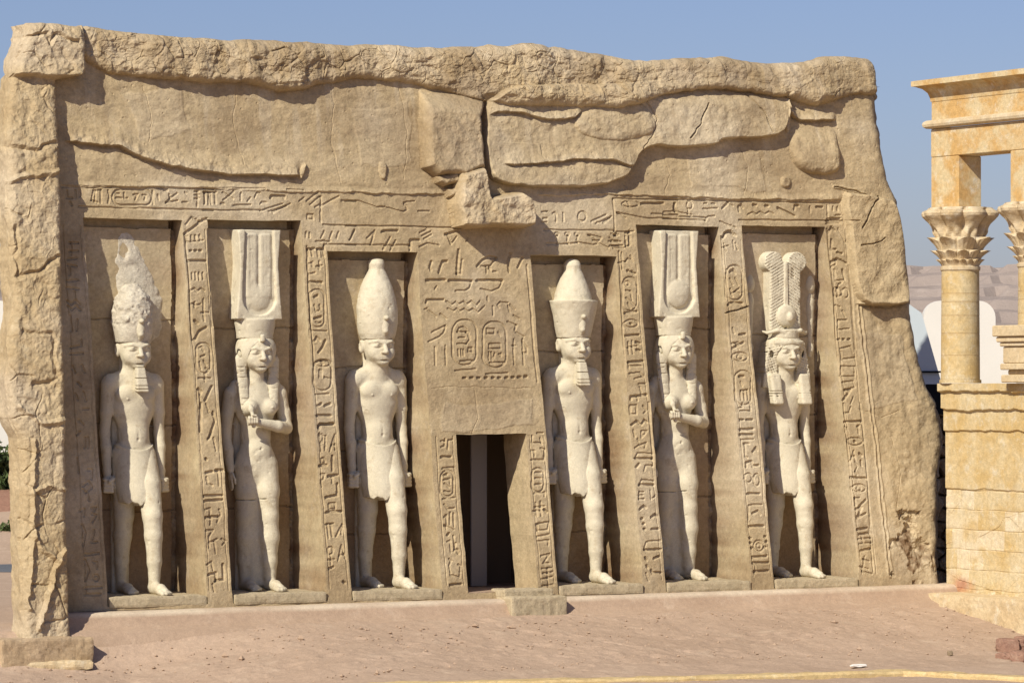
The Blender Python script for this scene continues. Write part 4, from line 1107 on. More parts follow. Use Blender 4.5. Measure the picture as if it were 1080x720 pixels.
def kilt_mesh():
    v = Vol((-.50, -.30, 1.14), (.50, .70, 2.20), .0125)
    def f(X, Y, Z):
        t = np.clip((2.08 - Z) / .85, 0, 1)
        ax = .258 + .045 * np.sin(t * 2.6); ay = .212 + .070 * t; cy = .06 + .130 * t; cx = .010 * t
        hemf = 1 - .10 * np.clip((t - .72) / .28, 0, 1) ** 2
        ax = ax * hemf; ay = ay * hemf
        a = np.arctan2(Y - cy, X)
        rr = np.sqrt(((X - cx) / ax) ** 2 + ((Y - cy) / ay) ** 2)
        d = (rr - 1) * (ax + ay) / 2 - .0012 * np.sin(a * 52)
        hem = 1.235 + .10 * np.abs(X - .05) + .014 * np.sin(X * 37) + .01 * np.sin(X * 83 + 1)
        return np.maximum(d, np.maximum(hem - Z, Z - 2.06 + .085 * np.clip(1 - (X / .26) ** 2, 0, 1) * (Y > .1)))
    v.op(f, (-.42, -.25, 1.20), (.42, .62, 2.08), .03)
    v.op(lambda X, Y, Z: np.maximum(np.abs(np.sqrt((X / .266) ** 2 + ((Y - .06) / .222) ** 2) - 1) * .25 - .012, np.abs(Z - 2.05 + .085 * np.clip(1 - (X / .26) ** 2, 0, 1) * (Y > .1)) - .022), (-.36, -.25, 1.92), (.36, .36, 2.1), .012)
    i, j, k = np.nonzero(np.abs(v.d) < .05)
    x, y, z = v.ax[0][i], v.ax[1][j], v.ax[2][k]
    v.d[i, j, k] += (.012 * noise3(x * 14, y * 14, z * 14) + .012 * noise3(x * 31, y * 31, z * 31)) * (1 - sstep(1.27, 1.42, z)) + .003 * noise3(x * 8, y * 8, z * 8)
    return v.mesh("kilt", M_statue)

def queen_body():
    v = Vol((-.64, -.30, -.01), (.66, .82, 3.70), HV)
    v.cap((0, .03, 2.92), (0, .09, 3.28), .125, .118, .03)
    v.cap((-.27, .02, 2.89), (.27, .02, 2.89), .115, .115, .06)
    v.ell((0, .04, 2.62), (.315, .20, .34), .08)
    for s in (-1, 1):
        v.ell((s * .150, .19, 2.60), (.120, .125, .120), .045)
        v.ell((s * .155, .312, 2.60), (.020, .016, .020), .01)
    v.ell((0, .05, 2.22), (.225, .170, .34), .07)
    v.ell((0, .06, 1.80), (.300, .215, .36), .09)
    v.ell((0, .155, 1.97), (.185, .125, .17), .06)
    v.ell((0, .288, 2.02), (.020, .03, .026), .012, 's')
    # legs in a close dress
    v.chain([((.125, .08, 1.75), .195), ((.130, .17, 1.40), .172), ((.138, .22, 1.05), .132), ((.150, .22, .75), .132), ((.150, .22, .42), .102), ((.150, .22, .17), .088)], .05)
    foot(v, .150, .24, 0, .45)
    v.chain([((-.125, .05, 1.75), .195), ((-.130, .05, 1.40), .172), ((-.142, .05, 1.05), .138), ((-.142, .03, .75), .132), ((-.142, .01, .42), .102), ((-.142, .01, .17), .088)], .05)
    foot(v, -.142, .02, 0, .45)
    v.box((-.10, -.38, .05), (.10, .16, 1.75), .05, .09)
    v.op(lambda X, Y, Z: np.abs(np.sqrt(X * X * 6 + (Y - .1) ** 2 * 6) * 0 + (Z - 1.30 - .012 * np.sin(X * 9))) - .003 + 0 * Y, (-.5, -.3, 1.25), (.5, .6, 1.35), .006, 's')
    # arm at the side (viewer's left)
    v.chain([((-.370, .02, 2.80), .100), ((-.415, .00, 2.50), .092), ((-.430, -.01, 2.22), .074), ((-.420, .03, 2.00), .078), ((-.395, .07, 1.72), .056)], .03)
    v.ell((-.39, .08, 1.62), (.040, .062, .085), .02)
    for i in range(4):
        v.cap((-.395, .045 + i * .028, 1.58), (-.385, .050 + i * .027, 1.43 + (.02, .0, .006, .03)[i]), .019, .015, .006)
    v.chain([((-.385, .13, 1.66), .022), ((-.365, .165, 1.58), .018), ((-.36, .17, 1.52), .015)], .008)
    # arm across the breast, hand closed on a sistrum handle
    v.ell((.375, .02, 2.80), (.105, .12, .13), .05)
    v.chain([((.385, .02, 2.79), .102), ((.440, .04, 2.52), .095), ((.455, .10, 2.31), .088)], .03)
    v.chain([((.455, .11, 2.31), .088), ((.250, .28, 2.33), .080), ((-.080, .345, 2.39), .060)], .03)
    hx, hy, hz = -.165, .345, 2.41
    v.ell((hx, hy, hz), (.085, .060, .070), .02)
    for i in range(4):
        xx = hx + .045 - i * .038
        v.chain([((xx, hy + .02, hz + .055), .022), ((xx - .012, hy + .075, hz + .040), .022), ((xx - .015, hy + .080, hz - .020), .021), ((xx - .01, hy + .045, hz - .052), .018)], .005)
    v.chain([((hx + .06, hy + .05, hz + .03), .024), ((hx + .01, hy + .085, hz + .075), .021), ((hx - .045, hy + .085, hz + .085), .018)], .006)
    v.box((-.26, -.42, -.02), (.26, -.06, 2.80), .03, .03)
    v.box((-.16, -.42, 2.6), (.14, -.02, 3.50), .05, .05)
    v.box((-.48, -.42, 1.40), (.40, -.10, 2.80), .05, .05)
    v.xs = 1.12; face(v, 0, True); v.xs = 1.0
    v.grain(.0032, 6.0, .0015, 24.0)
    return v.mesh("figure", M_statue)

def wig_mesh():
    v = Vol((-.46, -.30, 2.45), (.46, .50, 3.75), .0125)
    v.xs = 1.07
    v.ell((0, .05, 3.40), (.285, .265, .295), .03)
    v.box((-.265, -.28, 2.70), (.265, .06, 3.42), .10, .06)
    v.ell((0, .30, 3.30), (.170, .21, .215), .03, 's')
    v.box((-.155, .05, 2.3), (.155, .60, 3.30), .04, .03, 's')
    for s in (-1, 1):
        v.chain([((s * .240, .10, 3.28), .080), ((s * .225, .135, 2.95), .078), ((s * .200, .205, 2.60), .070)], .04, 'u', (1, .6, 1))
        v.ell((s * .235, .085, 3.37), (.038, .075, .10), .02, 's')
        v.ell((s * .228, .060, 3.37), (.034, .055, .085), .01)
    v.op(lambda X, Y, Z: np.abs(((Z * 34.0 + Y * 4) % 1.0) - .5) / 34.0 * 2 - .0015 + 0 * X, (-.42, .05, 2.5), (.42, .5, 3.12), .006, 's')
    v.box((-.03, .27, 3.53), (.03, .345, 3.64), .02, .02)
    v.grain(.003, 8.0, .0015, 26)
    return v.mesh("wig", M_statue)

def sistrum_mesh():
    v = Vol((-.36, .20, 2.18), (.12, .60, 2.95), .0125)
    v.chain([((-.165, .375, 2.34), .030), ((-.178, .38, 2.48), .026), ((-.190, .35, 2.56), .028)], .01)
    v.ell((-.192, .345, 2.57), (.045, .040, .045), .01)
    v.chain([((-.195, .335, 2.58), .035), ((-.20, .325, 2.62), .030)], .02)
    v.grain(.005, 12)
    return v.mesh("sistrum", M_statue)

def beard_mesh():
    v = Vol((-.15, .12, 2.70), (.15, .55, 3.20), .0115)
    v.box((-.062, .245, 2.785), (.062, .350, 3.145), .02, .01, warp=lambda X, Y, Z: (X / (1 + .55 * np.clip((3.14 - Z) / .36, 0, 1)), Y - .09 * np.clip((3.14 - Z) / .36, 0, 1), Z))
    v.op(lambda X, Y, Z: np.abs(((Z * 20.0) % 1.0) - .5) / 20.0 * 2 - .0055 + 0 * X + 0 * Y, (-.15, .3, 2.75), (.15, .55, 3.10), .006, 's')
    v.box((-.05, .10, 2.80), (.05, .33, 3.10), .02, .02)
    return v.mesh("beard", M_statue)

def uraeus_mesh(z=3.60, y=.30):
    v = Vol((-.12, y - .12, z - .15), (.12, y + .22, z + .30), .0115)
    v.ell((0, y + .035, z + .05), (.062, .035, .115), .02)
    v.ell((0, y + .07, z + .165), (.040, .055, .038), .02)
    v.chain([((0, y, z - .08), .030), ((0, y + .05, z - .02), .030), ((0, y + .04, z + .1), .028)], .02)
    v.grain(.004, 14)
    return v.mesh("uraeus", M_statue)

def crown_white():
    v = Vol((-.36, -.30, 3.42), (.36, .48, 4.66), .0125)
    v.rev([(3.47, .235), (3.55, .262), (3.70, .285), (3.90, .288), (4.05, .268), (4.20, .225), (4.33, .172), (4.42, .128), (4.455, .108), (4.48, .112), (4.53, .122), (4.58, .105), (4.605, .06), (4.61, 0)], 0, .075, .008, 'u', 1, 1.02, .04)
    v.box((-.21, .02, 3.30), (.21, .06, 3.5), .02, .02)
    v.op(lambda X, Y, Z: (Y - .05) * .4 - (Z - 3.505) + 0 * X, (-.4, -.3, 3.4), (.4, .5, 3.62), .01, 's') if False else None
    for i in range(3): v.ell((0, 9, 9), (.01, .01, .01), .01)
    v.grain(.005, 5.0, .003, 20)
    return v.mesh("crown", M_statue)

def crown_double():
    v = Vol((-.46, -.36, 3.42), (.46, .54, 4.66), .0125)
    v.rev([(3.47, .240), (3.60, .265), (3.80, .305), (3.985, .350), (4.00, .352)], 0, .075, .006, 'u', 1, 1.0)
    v.rev([(3.96, .285), (4.08, .262), (4.22, .215), (4.36, .160), (4.425, .128), (4.455, .122), (4.50, .128), (4.545, .112), (4.59, .07), (4.60, 0)], 0, .06, .006, 'u', 1, 1, .05)
    v.box((-.03, -.33, 3.98), (.03, -.22, 4.30), .02, .01)
    v.grain(.0045, 5.0, .0025, 20)
    return v.mesh("crown", M_statue)

def crown_broken():
    v = Vol((-.42, -.42, 3.42), (.42, .48, 4.40), .0125)
    v.rev([(3.47, .245), (3.60, .275), (3.80, .290), (3.98, .275), (4.10, .235), (4.20, .180), (4.28, .11), (4.30, 0)], -.01, .06, .01, 'u', 1, 1)
    v.ell((.24, .10, 4.30), (.16, .26, .15), .05, 's')
    # rough broken zone above a smooth band
    i, j, k = np.nonzero(np.abs(v.d) < .08)
    x, y, z = v.ax[0][i], v.ax[1][j], v.ax[2][k]
    wgt = sstep(3.66, 3.76, z)
    v.d[i, j, k] += wgt * (.028 * noise3(x * 9, y * 9, z * 9) + .024 * noise3(x * 20, y * 20, z * 20) + .02 * noise3(x * 41, y * 41, z * 41))
    return v.mesh("crown", M_crownbrk)

def crown_scar():
    """rough pale plaster left on the niche wall where the upper crown broke away"""
    v = Vol((-.50, -.30, 3.4), (.60, .06, 5.05), .014)
    pts = [((.20, -.12, 3.70), .30), ((.16, -.12, 4.00), .34), ((.07, -.12, 4.35), .29), ((-.01, -.12, 4.65), .23), ((-.05, -.12, 4.86), .185)]
    v.chain(pts, .03, 'u', (1, .30, 1))
    v.ell((-.10, -.04, 4.74), (.085, .06, .15), .02, 's')
    i, j, k = np.nonzero(np.abs(v.d) < .08)
    x, y, z = v.ax[0][i], v.ax[1][j], v.ax[2][k]
    v.d[i, j, k] += .035 * noise3(x * 10, y * 10, z * 10) + .03 * noise3(x * 24, y * 24, z * 24)
    return v.mesh("broken_plaster", M_crownbrk)

def crown_hathor(disc):
    """modius with a tall slab carved with two plumes between horns"""
    v = Vol((-.44, -.34, 3.52), (.44, .44, 5.18), .0125)
    v.rev([(3.58, .272), (3.66, .276), (3.80, .300), (3.86, .305)], 0, .03, .008, 'u', 1, .82)
    z0, z1 = 3.86, 5.12
    def half(Z):
        t = np.clip((Z - z0) / (z1 - z0), 0, 1)
        return .345 - .060 * np.sin(t * math.pi * .62) + .035 * np.clip(t - .62, 0, 1) / .38
    def slab(X, Y, Z):
        return np.maximum(np.maximum(np.abs(X) - half(Z), np.abs(Y - .03) - .17), np.maximum(z0 - Z, Z - z1)) - .006
    v.op(slab, (-.40, -.2, z0), (.40, .24, z1), .01)
    def horns(X, Y, Z):           # inner field between the horns, cut back
        r = np.sqrt((X / .262) ** 2 + ((Z - 4.17) / .265) ** 2)
        low = (r - 1) * .25
        hi_ = np.maximum(np.abs(X) - (.262 - .040 * np.clip((Z - 4.17) / .9, 0, 1)), 4.17 - Z)
        return np.maximum(np.minimum(low, hi_), .155 - Y)
    v.op(horns, (-.3, .12, 3.85), (.3, .3, 5.14), .01, 's')
    for s in (-1, 1):             # two plumes, each with ribs
        v.box((s * .106 - .101, .10, 4.15), (s * .106 + .101, .176, 5.085), .045, .008)
        for dx in (-.066, -.022, .022, .066):
            v.cap((s * .106 + dx, .180, 4.25), (s * .106 + dx, .180, 5.05 - abs(dx) * .5), .007, .007, .005, 's')
    if disc:
        v.ell((0, .16, 4.20), (.195, .060, .215), .008)
    else:
        v.ell((0, .15, 4.16), (.175, .045, .18), .03)
    v.grain(.003, 7.0, .0015, 26)
    return v.mesh("crown", M_statue)

def crown_plumes():
    """two tall ribbed feathers with curled tips over a disc and ram horns"""
    v = Vol((-.50, -.34, 3.50), (.50, .44, 4.98), .0125)
    v.rev([(3.58, .235), (3.70, .245), (3.72, .22)], 0, .06, .01, 'u', 1, .95)
    for s in (-1, 1):
        v.box((min(s * .005, s * .275), -.16, 3.66), (max(s * .005, s * .275), .13, 4.74), .035, .015, warp=lambda X, Y, Z: (X * (1 + .02 * (Z - 3.66)), Y, Z))
        v.op(lambda X, Y, Z, s=s: np.maximum(np.sqrt((X - s * .205) ** 2 + (Z - 4.73) ** 2) - .145, np.abs(Y - .01) - .100) - .012, (s * .205 - .17, -.17, 4.54), (s * .205 + .17, .15, 4.90), .02)
        def ribs(X, Y, Z, s=s):
            w_ = ((Z + .55 * np.abs(X)) * 21.0) % 1.0
            return np.maximum(np.maximum(np.abs(w_ - .5) / 21.0 * 2 - .008, .104 - Y), np.maximum(.035 - np.abs(X), Y - .17))
        v.op(ribs, (min(s * .03, s * .36), .06, 3.75), (max(s * .03, s * .36), .24, 4.92), .006, 's')
        v.cap((s * .020, .13, 3.75), (s * .012, .13, 4.72), .022, .018, .008)
        # ram horn at the foot of the crown
        v.chain([((s * .05, .24, 3.66), .030), ((s * .20, .22, 3.70), .032), ((s * .33, .14, 3.66), .024), ((s * .40, .08, 3.69), .012)], .01)
    v.cap((0, .19, 3.75), (0, .19, 4.75), .006, .006, .008, 's')
    v.ell((0, .14, 3.92), (.165, .065, .170), .008)
    v.ell((.03, .22, 3.90), (.05, .04, .07), .03)
    v.grain(.003, 8, .0016, 26)
    return v.mesh("crown", M_statue)

def nemes_mesh():
    v = Vol((-.54, -.34, 2.50), (.54, .52, 3.75), .0125)
    v.xs = 1.16
    v.ell((0, .06, 3.44), (.262, .262, .255), .03)
    def wings(X, Y, Z):
        t = np.clip((3.50 - Z) / .62, 0, 1)
        return np.maximum(np.maximum(np.abs(X) - (.245 + .14 * t - .04 * t * t), np.abs(Y + .01) - (.16)), np.maximum(2.86 - Z, Z - 3.5)) - .02
    v.op(wings, (-.42, -.2, 2.84), (.42, .2, 3.54), .04)
    v.ell((0, .285, 3.285), (.180, .22, .215), .02, 's')
    v.box((-.14, .10, 2.3), (.14, .60, 3.15), .03, .02, 's')
    for s in (-1, 1):
        v.box((s * .215 - .080, .08, 2.58), (s * .215 + .080, .27, 3.05), .04, .03, warp=lambda X, Y, Z: (X, Y - .10 * np.clip((3.0 - Z) / .4, 0, 1), Z))
        v.ell((s * .225, .09, 3.36), (.045, .085, .11), .02, 's')
        v.ell((s * .215, .055, 3.36), (.036, .058, .095), .01)
    v.op(lambda X, Y, Z: np.abs(((Z * 26.0) % 1.0) - .5) / 26.0 * 2 - .002 + 0 * X + 0 * Y, (-.48, .0, 2.55), (.48, .52, 3.10), .006, 's')
    v.op(lambda X, Y, Z: np.maximum(np.abs(((Z * 24.0 + np.abs(X) * 9.0) % 1.0) - .5) / 24.0 * 2 - .004 + 0 * Y, 3.06 - Z), (-.48, -.05, 3.06), (.48, .32, 3.50), .006, 's')
    v.box((-.22, .10, 3.485), (.22, .315, 3.545), .02, .01, warp=lambda X, Y, Z: (X, Y + 1.6 * X * X, Z))
    v.grain(.003, 8, .0015, 26)
    return v.mesh("headcloth", M_statue)

def standard_mesh():
    """slender cobra post topped with a disc, standing on the shoulder"""
    v = Vol((-.16, -.2, -.02), (.16, .16, 1.42), .0125)
    v.chain([((0, 0, 0), .045), ((0, 0, .25), .050), ((0, 0, .90), .085)], .01, 'u', (1, .8, 1))
    v.ell((0, 0, .98), (.062, .055, .05), .02)
    v.ell((0, .0, 1.18), (.105, .075, .150), .01)
    v.ell((0, .02, .12), (.07, .06, .10), .03)
    v.box((-.05, -.18, .02), (.05, 0, 1.2), .02, .01)
    v.grain(.007, 9, .003, 24)
    return v.mesh("cobra_standard", M_statue)

KB = king_body(); KK = kilt_mesh(); QB = queen_body(); QW = wig_mesh(); QS = sistrum_mesh(); BD = beard_mesh(); UR = uraeus_mesh(); ST = standard_mesh()
NM = nemes_mesh()
CR = {'white': crown_white(), 'double': crown_double(), 'broken': crown_broken(), 'plume': crown_plumes(), 'hathor': crown_hathor(False), 'disc': crown_hathor(True)}
SCAR = crown_scar()
_used = set()
def give(proto, root, loc=None, scl=None):
    """the prototype itself the first time, then a copy that shares its mesh"""
    o_ = proto if proto.name not in _used else proto.copy()
    if proto.name in _used: COL.objects.link(o_)
    _used.add(proto.name)
    o_.parent = root
    if loc: o_.location = loc
    if scl: o_.scale = scl
    return o_

STAT = [  # torso px, feet py, chin py, kind, crown, label
    (142, 622, 388, 'king', 'broken', "bearded king statue with a broken, crumbling crown, nearest the rough corner pillar"),
    (271, 619, 391, 'queen', 'hathor', "crossed-arm queen statue whose tall ribbed feather crown has no raised disc, near the broken-crowned king"),
    (399, 611, 384, 'king', 'white', "beardless king statue in a tall smooth bulb-tipped crown, left of the doorway"),
    (606, 606, 382, 'king', 'double', "bearded king statue in a flat-rimmed double crown with cone, right of the doorway"),
    (713, 603, 387, 'queen', 'disc', "crossed-arm queen statue with a round disc raised on her tall feather crown"),
    (828, 600, 389, 'king', 'plume', "striped-headcloth king statue under two curled ribbed plumes, nearest the yellow columns"),
]
W0 = -T0 + 0.08
for i, (px, fpy, cpy, kind, crown, lab) in enumerate(STAT):
    u_, _ = uv(px, 470, back=W0 + .10)
    base_v_ = 0.166
    Yd = DIST + u_ * FU[1] + (W0 + .2) * FN[1]
    vc = HC - (cpy - YH) * Yd / F_PX
    s_ = (vc - base_v_) / 3.12
    p = W(u_, W0, base_v_)
    root = thing("statue", lab, "statue", p, TH, "colossal statues standing in the temple niches")
    root.scale = (s_, min(s_, 1.0), s_)
    if kind == 'king':
        give(KB, root); give(KK, root)
        if crown in ('broken', 'double'): give(BD, root)
    else:
        give(QB, root); give(QW, root); give(QS, root)
    c = give(CR[crown], root)
    if crown in ('white', 'double', 'broken'):
        give(UR, c)
    if crown == 'plume':
        give(NM, root)
        for sx_, hz in ((-.50, 3.32), (.56, 3.32)):
            give(ST, root, (sx_, .10, hz), (.8, .8, .92))
    if crown == 'broken': give(SCAR, root)

# ================================================================ PEDESTAL BLOCK, SLAB, STONES IN FRONT
def block_thing(name, lab, cat, ctr, size, rot, mat, seed, amp=.012, chip=.04, taper=None):
    o_ = rough_block(name, (-size[0] / 2, -size[1] / 2, 0), (size[0] / 2, size[1] / 2, size[2]), mat, None, .03, amp, seed, taper, False, chip)
    o_.location = ctr; o_.rotation_euler = (0, 0, rot)
    return tag(o_, lab, cat)

def on_ground(px, py):
    """photo pixel -> point on the sand"""
    a = (px - 540) / F_PX; b = (py - YH) / F_PX
    lo_, hi_ = 20.0, 80.0
    for _ in range(60):
        Y = (lo_ + hi_) / 2
        u_, w_ = to_uw(a * Y, Y)
        if HC - b * Y > ground_z(np.array(u_), np.array(w_)): lo_ = Y
        else: hi_ = Y
    return Vector((a * Y, Y, HC - b * Y))

ub, _ = uv(46, 680, .5)
M_ped = stone("worn_sandstone", (0.52, 0.39, 0.25), (0.45, 0.33, 0.20), 1.5, (0.55, 0.43, 0.29), 4.0, .012, 26)
wp = wf(-.3) + pil_off(-.3)
pz_top = -0.275
pb = W(ub - .06, wp - .40, -.86)
block_thing("pedestal", "worn sandstone base block under the rough corner pillar", "pedestal", pb, (1.24, 1.25, .86 + pz_top), TH, M_ped, 31, .014, .05)
g = on_ground(60, 704)
block_thing("stone_slab", "thin pale broken slab lying on the sand before the corner pillar's base block", "slab", g + Vector((0, .1, -.02)), (.88, .30, .10), TH * .5, M_cream, 33, .02, .03)

# ================================================================ KERB IN FRONT
pts = [on_ground(x, y) for x, y in ((250, 727), (480, 722), (700, 717), (950, 710), (1090, 717), (1130, 719))]
mb = MB()
vv = []
for i, p in enumerate(pts):
    a = pts[max(0, i - 1)]; b = pts[min(len(pts) - 1, i + 1)]
    t = (b - a).normalized(); n_ = Vector((t.y, -t.x, 0)).normalized()
    zt = p.z + .06
    vv.append([(p - n_ * .02) + Vector((0, 0, -.3)), Vector((p.x, p.y, zt - .02)), Vector((p.x, p.y, zt)) + n_ * .03, Vector((p.x, p.y, zt)) + n_ * .30, Vector((p.x, p.y, zt - .03)) + n_ * .33, Vector((p.x, p.y, zt - .6)) + n_ * .33])
dense = []
for i in range(len(vv) - 1):
    for k in range(40):
        t = k / 40
        dense.append([a.lerp(b, t) for a, b in zip(vv[i], vv[i + 1])])
dense.append(vv[-1])
arr = np.array([[tuple(q_) for q_ in r_] for r_ in dense])
arr[..., 2] += .02 * fbm(arr[..., 0], arr[..., 1] * 3, 3.0, 4, 211); arr[..., 1] += .02 * fbm(arr[..., 0], arr[..., 2], 4.0, 3, 213)
kerb = mesh_np("kerb", arr.reshape(-1, 3), grid_quads(*arr.shape[:2])[:, ::-1], M_kerb, None, False)
tag(kerb, "worn yellow kerb stones along the front of the sandy bank", "kerb")

# ================================================================ KIOSK (yellow columned building on the right)
KA = R(-60)
kc = at(999, 622, 55.5)
kiosk = thing("columned_kiosk", "yellow limestone kiosk with flower-capital columns beside the temple", "kiosk", (kc.x, kc.y, 0), KA)
# local: x along the front to the right, y inwards, z up

def course_wall(name, x0, x1, z0, z1, mat, seed):
    """front sheet of the base wall with block joints and worn string courses, closed behind"""
    xs = np.arange(x0, x1 + .001, .016); zs = np.arange(z0, z1 + .001, .012)
    X, Z = np.meshgrid(xs, zs)
    d = 0.008 * fbm(X, Z, 3, 4, seed)
    joint = np.zeros_like(X)
    rows_z = [0.0, .28, .57, .86, 1.15, 1.43]
    for i in range(len(rows_z)):
        zz = rows_z[i]
        joint = np.maximum(joint, np.clip(1 - np.abs(Z - zz - .006 * np.sin(X * 7)) / .010, 0, 1))
        off = .23 * (i % 2) + .11 * (i % 3)
        m = (Z > zz) & (Z < zz + .29) & (Z < 1.43)
        jx = np.abs(((X - off + 50) % .62) - .31)
        joint = np.where(m, np.maximum(joint, np.clip(1 - np.abs(jx - .31) / .010, 0, 1)), joint)
    d -= .010 * joint
    d += .012 * (worley(X * .8, Z * 1.7, 2.0, seed)[2] - .5) * (Z < 1.43)
    for zc, h_, o_ in ((1.45, .05, .018), (2.30, .10, .035), (2.60, .10, .05), (2.86, .12, .06)):
        edge = zc + .035 * fbm(X, 0 * X, 4.0, 5, int(zc * 10)) - .012 * np.clip(1 - np.abs(((X * 1.1 + zc * 3) % 1.0) - .5) / .18, 0, 1)
        d += o_ * sstep(-.01, .01, Z - edge)
    P = np.stack([X, -d, Z], -1)
    # return side and top
    left = np.stack([P[:, 0] + np.array([0, 1.1 * k, 0]) for k in np.linspace(0, 1, 8)][1:][::-1], 1)
    full_ = np.concatenate([left, P], 1)
    top = full_[-1:].copy(); top[..., 1] = 1.1
    full_ = np.concatenate([full_, top], 0)
    bid = np.zeros_like(X)
    for i in range(len(rows_z) - 1):
        m = (Z > rows_z[i]) & (Z <= rows_z[i] + .29) & (Z < 1.43)
        off = .23 * (i % 2) + .11 * (i % 3)
        k_ = np.floor((X - off + 50 + .31) / .62).astype(int)
        bid = np.where(m, _T2[(k_ * 7 + i * 13) & 255, (i * 29 + seed) & 255], bid)
    bid = np.where(Z >= 1.43, .3 + .8 * fbm(X, Z, 1.6, 4, 5), bid)
    pa = np.clip((bid - .45) * 1.5, 0, .75) * np.clip(.8 + 1.2 * fbm(X, Z, 5.0, 4, 12), 0, 1)
    pa = np.pad(pa, ((0, 1), (7, 0)))
    ja = np.pad(joint, ((0, 1), (7, 0))); rd = np.zeros_like(ja)
    Xf, Zf = full_[..., 0], full_[..., 2]
    rd = np.clip(1 - np.hypot((Xf - .38) / .45, (Zf - .04) / .22) + .8 * fbm(Xf, Zf, 4, 4, 9), 0, .8)
    return mesh_np(name, full_.reshape(-1, 3), grid_quads(*full_.shape[:2]), mat, kiosk, False, None, {'joint': ja.ravel() * .6, 'red': rd.ravel(), 'pale': pa.ravel()})
course_wall("base_wall", -.02, 4.2, -.20, 2.985, M_kiosk, 221)

def column(cx):
    root = bpy.data.objects.new("column", None); link(root, kiosk); root.location = (cx, .09, 2.985)
    mb = MB()
    prof = [(.305, 0), (.305, .05)]; zjs = (.40, .72, .98, 1.18, 1.30)
    z = .05
    for zj in (.40, .72, .98, 1.18, 1.30, 1.66):
        r0 = .285 - .012 * z / 1.7; r1 = .285 - .012 * zj / 1.7
        prof += [(r0 - .004, z), (r0, z + .006), (r0, z + .016), (r1, zj - .016), (r1, zj - .006), (r1 - .004, zj)]
        z = zj
    mb.lathe(prof, 0, 0, 48)
    sh_ = mb.build("shaft", M_kiosk, root, False)
    for pn in ('joint', 'red', 'pale'):
        a = sh_.data.attributes.new(pn, 'FLOAT', 'POINT')
        if pn == 'joint':
            for i_, vv_ in enumerate(sh_.data.vertices): a.data[i_].value = .55 if min(abs(vv_.co.z - q_) for q_ in zjs) < .007 else 0.0
    # capital: three tiers of leaves opening into a bell, scalloped rim with scrolls
    nth = 192
    th = np.linspace(0, 2 * math.pi, nth, endpoint=False)
    rows = []
    def ring(z, r): rows.append(np.stack([r * np.cos(th), r * np.sin(th), np.full(nth, z)], -1))
    ring(1.62, np.full(nth, .268)); ring(1.65, np.full(nth, .292)); ring(1.69, np.full(nth, .292)); ring(1.70, np.full(nth, .272))
    for ti, (z0, z1, n, ri, ro) in enumerate(((1.70, 1.80, 18, .272, .360), (1.78, 1.93, 12, .288, .440), (1.89, 2.12, 8, .315, .500))):
        ph = ((th * n / (2 * math.pi) + .5 * (ti % 2)) % 1.0) - .5
        ridge = 1 - (2 * np.abs(ph)) ** 1.4
        vein = .006 * np.cos(ph * 2 * math.pi * 5)
        for t in np.linspace(0, 1, 9):
            lift = (z1 - z0) * t * (.72 + .28 * ridge)
            ring(z0 + lift, ri + (ro - ri) * t ** 1.6 * (.25 + .75 * ridge) + vein * t)
        ring(z1 + .004, ri + (ro - ri) * .25 + 0 * th)
    # open bell with deep scallops between eight lobes, scrolls under the rim
    lob = np.abs(np.cos(4 * th + .6))
    for t in np.linspace(0, 1, 14):
        r = .345 + .185 * t ** 1.7 + .12 * t ** 2 * (lob ** .7 - .62)
        r = r - .095 * np.exp(-((t - .62) / .22) ** 2) * (1 - lob) + .030 * np.exp(-((t - .35) / .15) ** 2) * np.cos(16 * th) 
        ring(2.06 + .37 * t, r)
    rim = .530 + .12 * (lob ** .7 - .62)
    ring(2.47, rim + .012); ring(2.505, rim); ring(2.515, rim - .05); ring(2.555, np.full(nth, .46)); ring(2.558, np.full(nth, .02))
    A = np.array(rows)
    nrow = len(rows)
    rad = 1 + .05 * noise3(A[..., 0] * 7, A[..., 1] * 7, A[..., 2] * 7) + .03 * noise3(A[..., 0] * 19, A[..., 1] * 19, A[..., 2] * 19)
    A[..., 0] *= rad; A[..., 1] *= rad
    ii = np.arange(nrow * nth).reshape(nrow, nth); jj = np.roll(ii, -1, 1)
    mesh_np("capital", A.reshape(-1, 3), np.stack([ii[:-1], jj[:-1], jj[1:], ii[1:]], -1).reshape(-1, 4), M_capital, root, False)
    return root
column(.20); column(2.02)

def kbox(name, *b, mat=M_kiosk_up, bev=.012, joint=False):
    mb = MB(); mb.box(*b, bev)
    o_ = mb.build(name, mat, kiosk)
    for pn in ('joint', 'red', 'pale'):
        o_.data.attributes.new(pn, 'FLOAT', 'POINT')
    return o_
ZC = 5.545
kbox("post", -.40, .27, 0, .42, ZC, 6.30)
kbox("post", 1.50, 2.35, 0, .42, ZC, 6.30)
kbox("lintel", -.402, 4.2, -.003, .423, 6.30, 6.72)
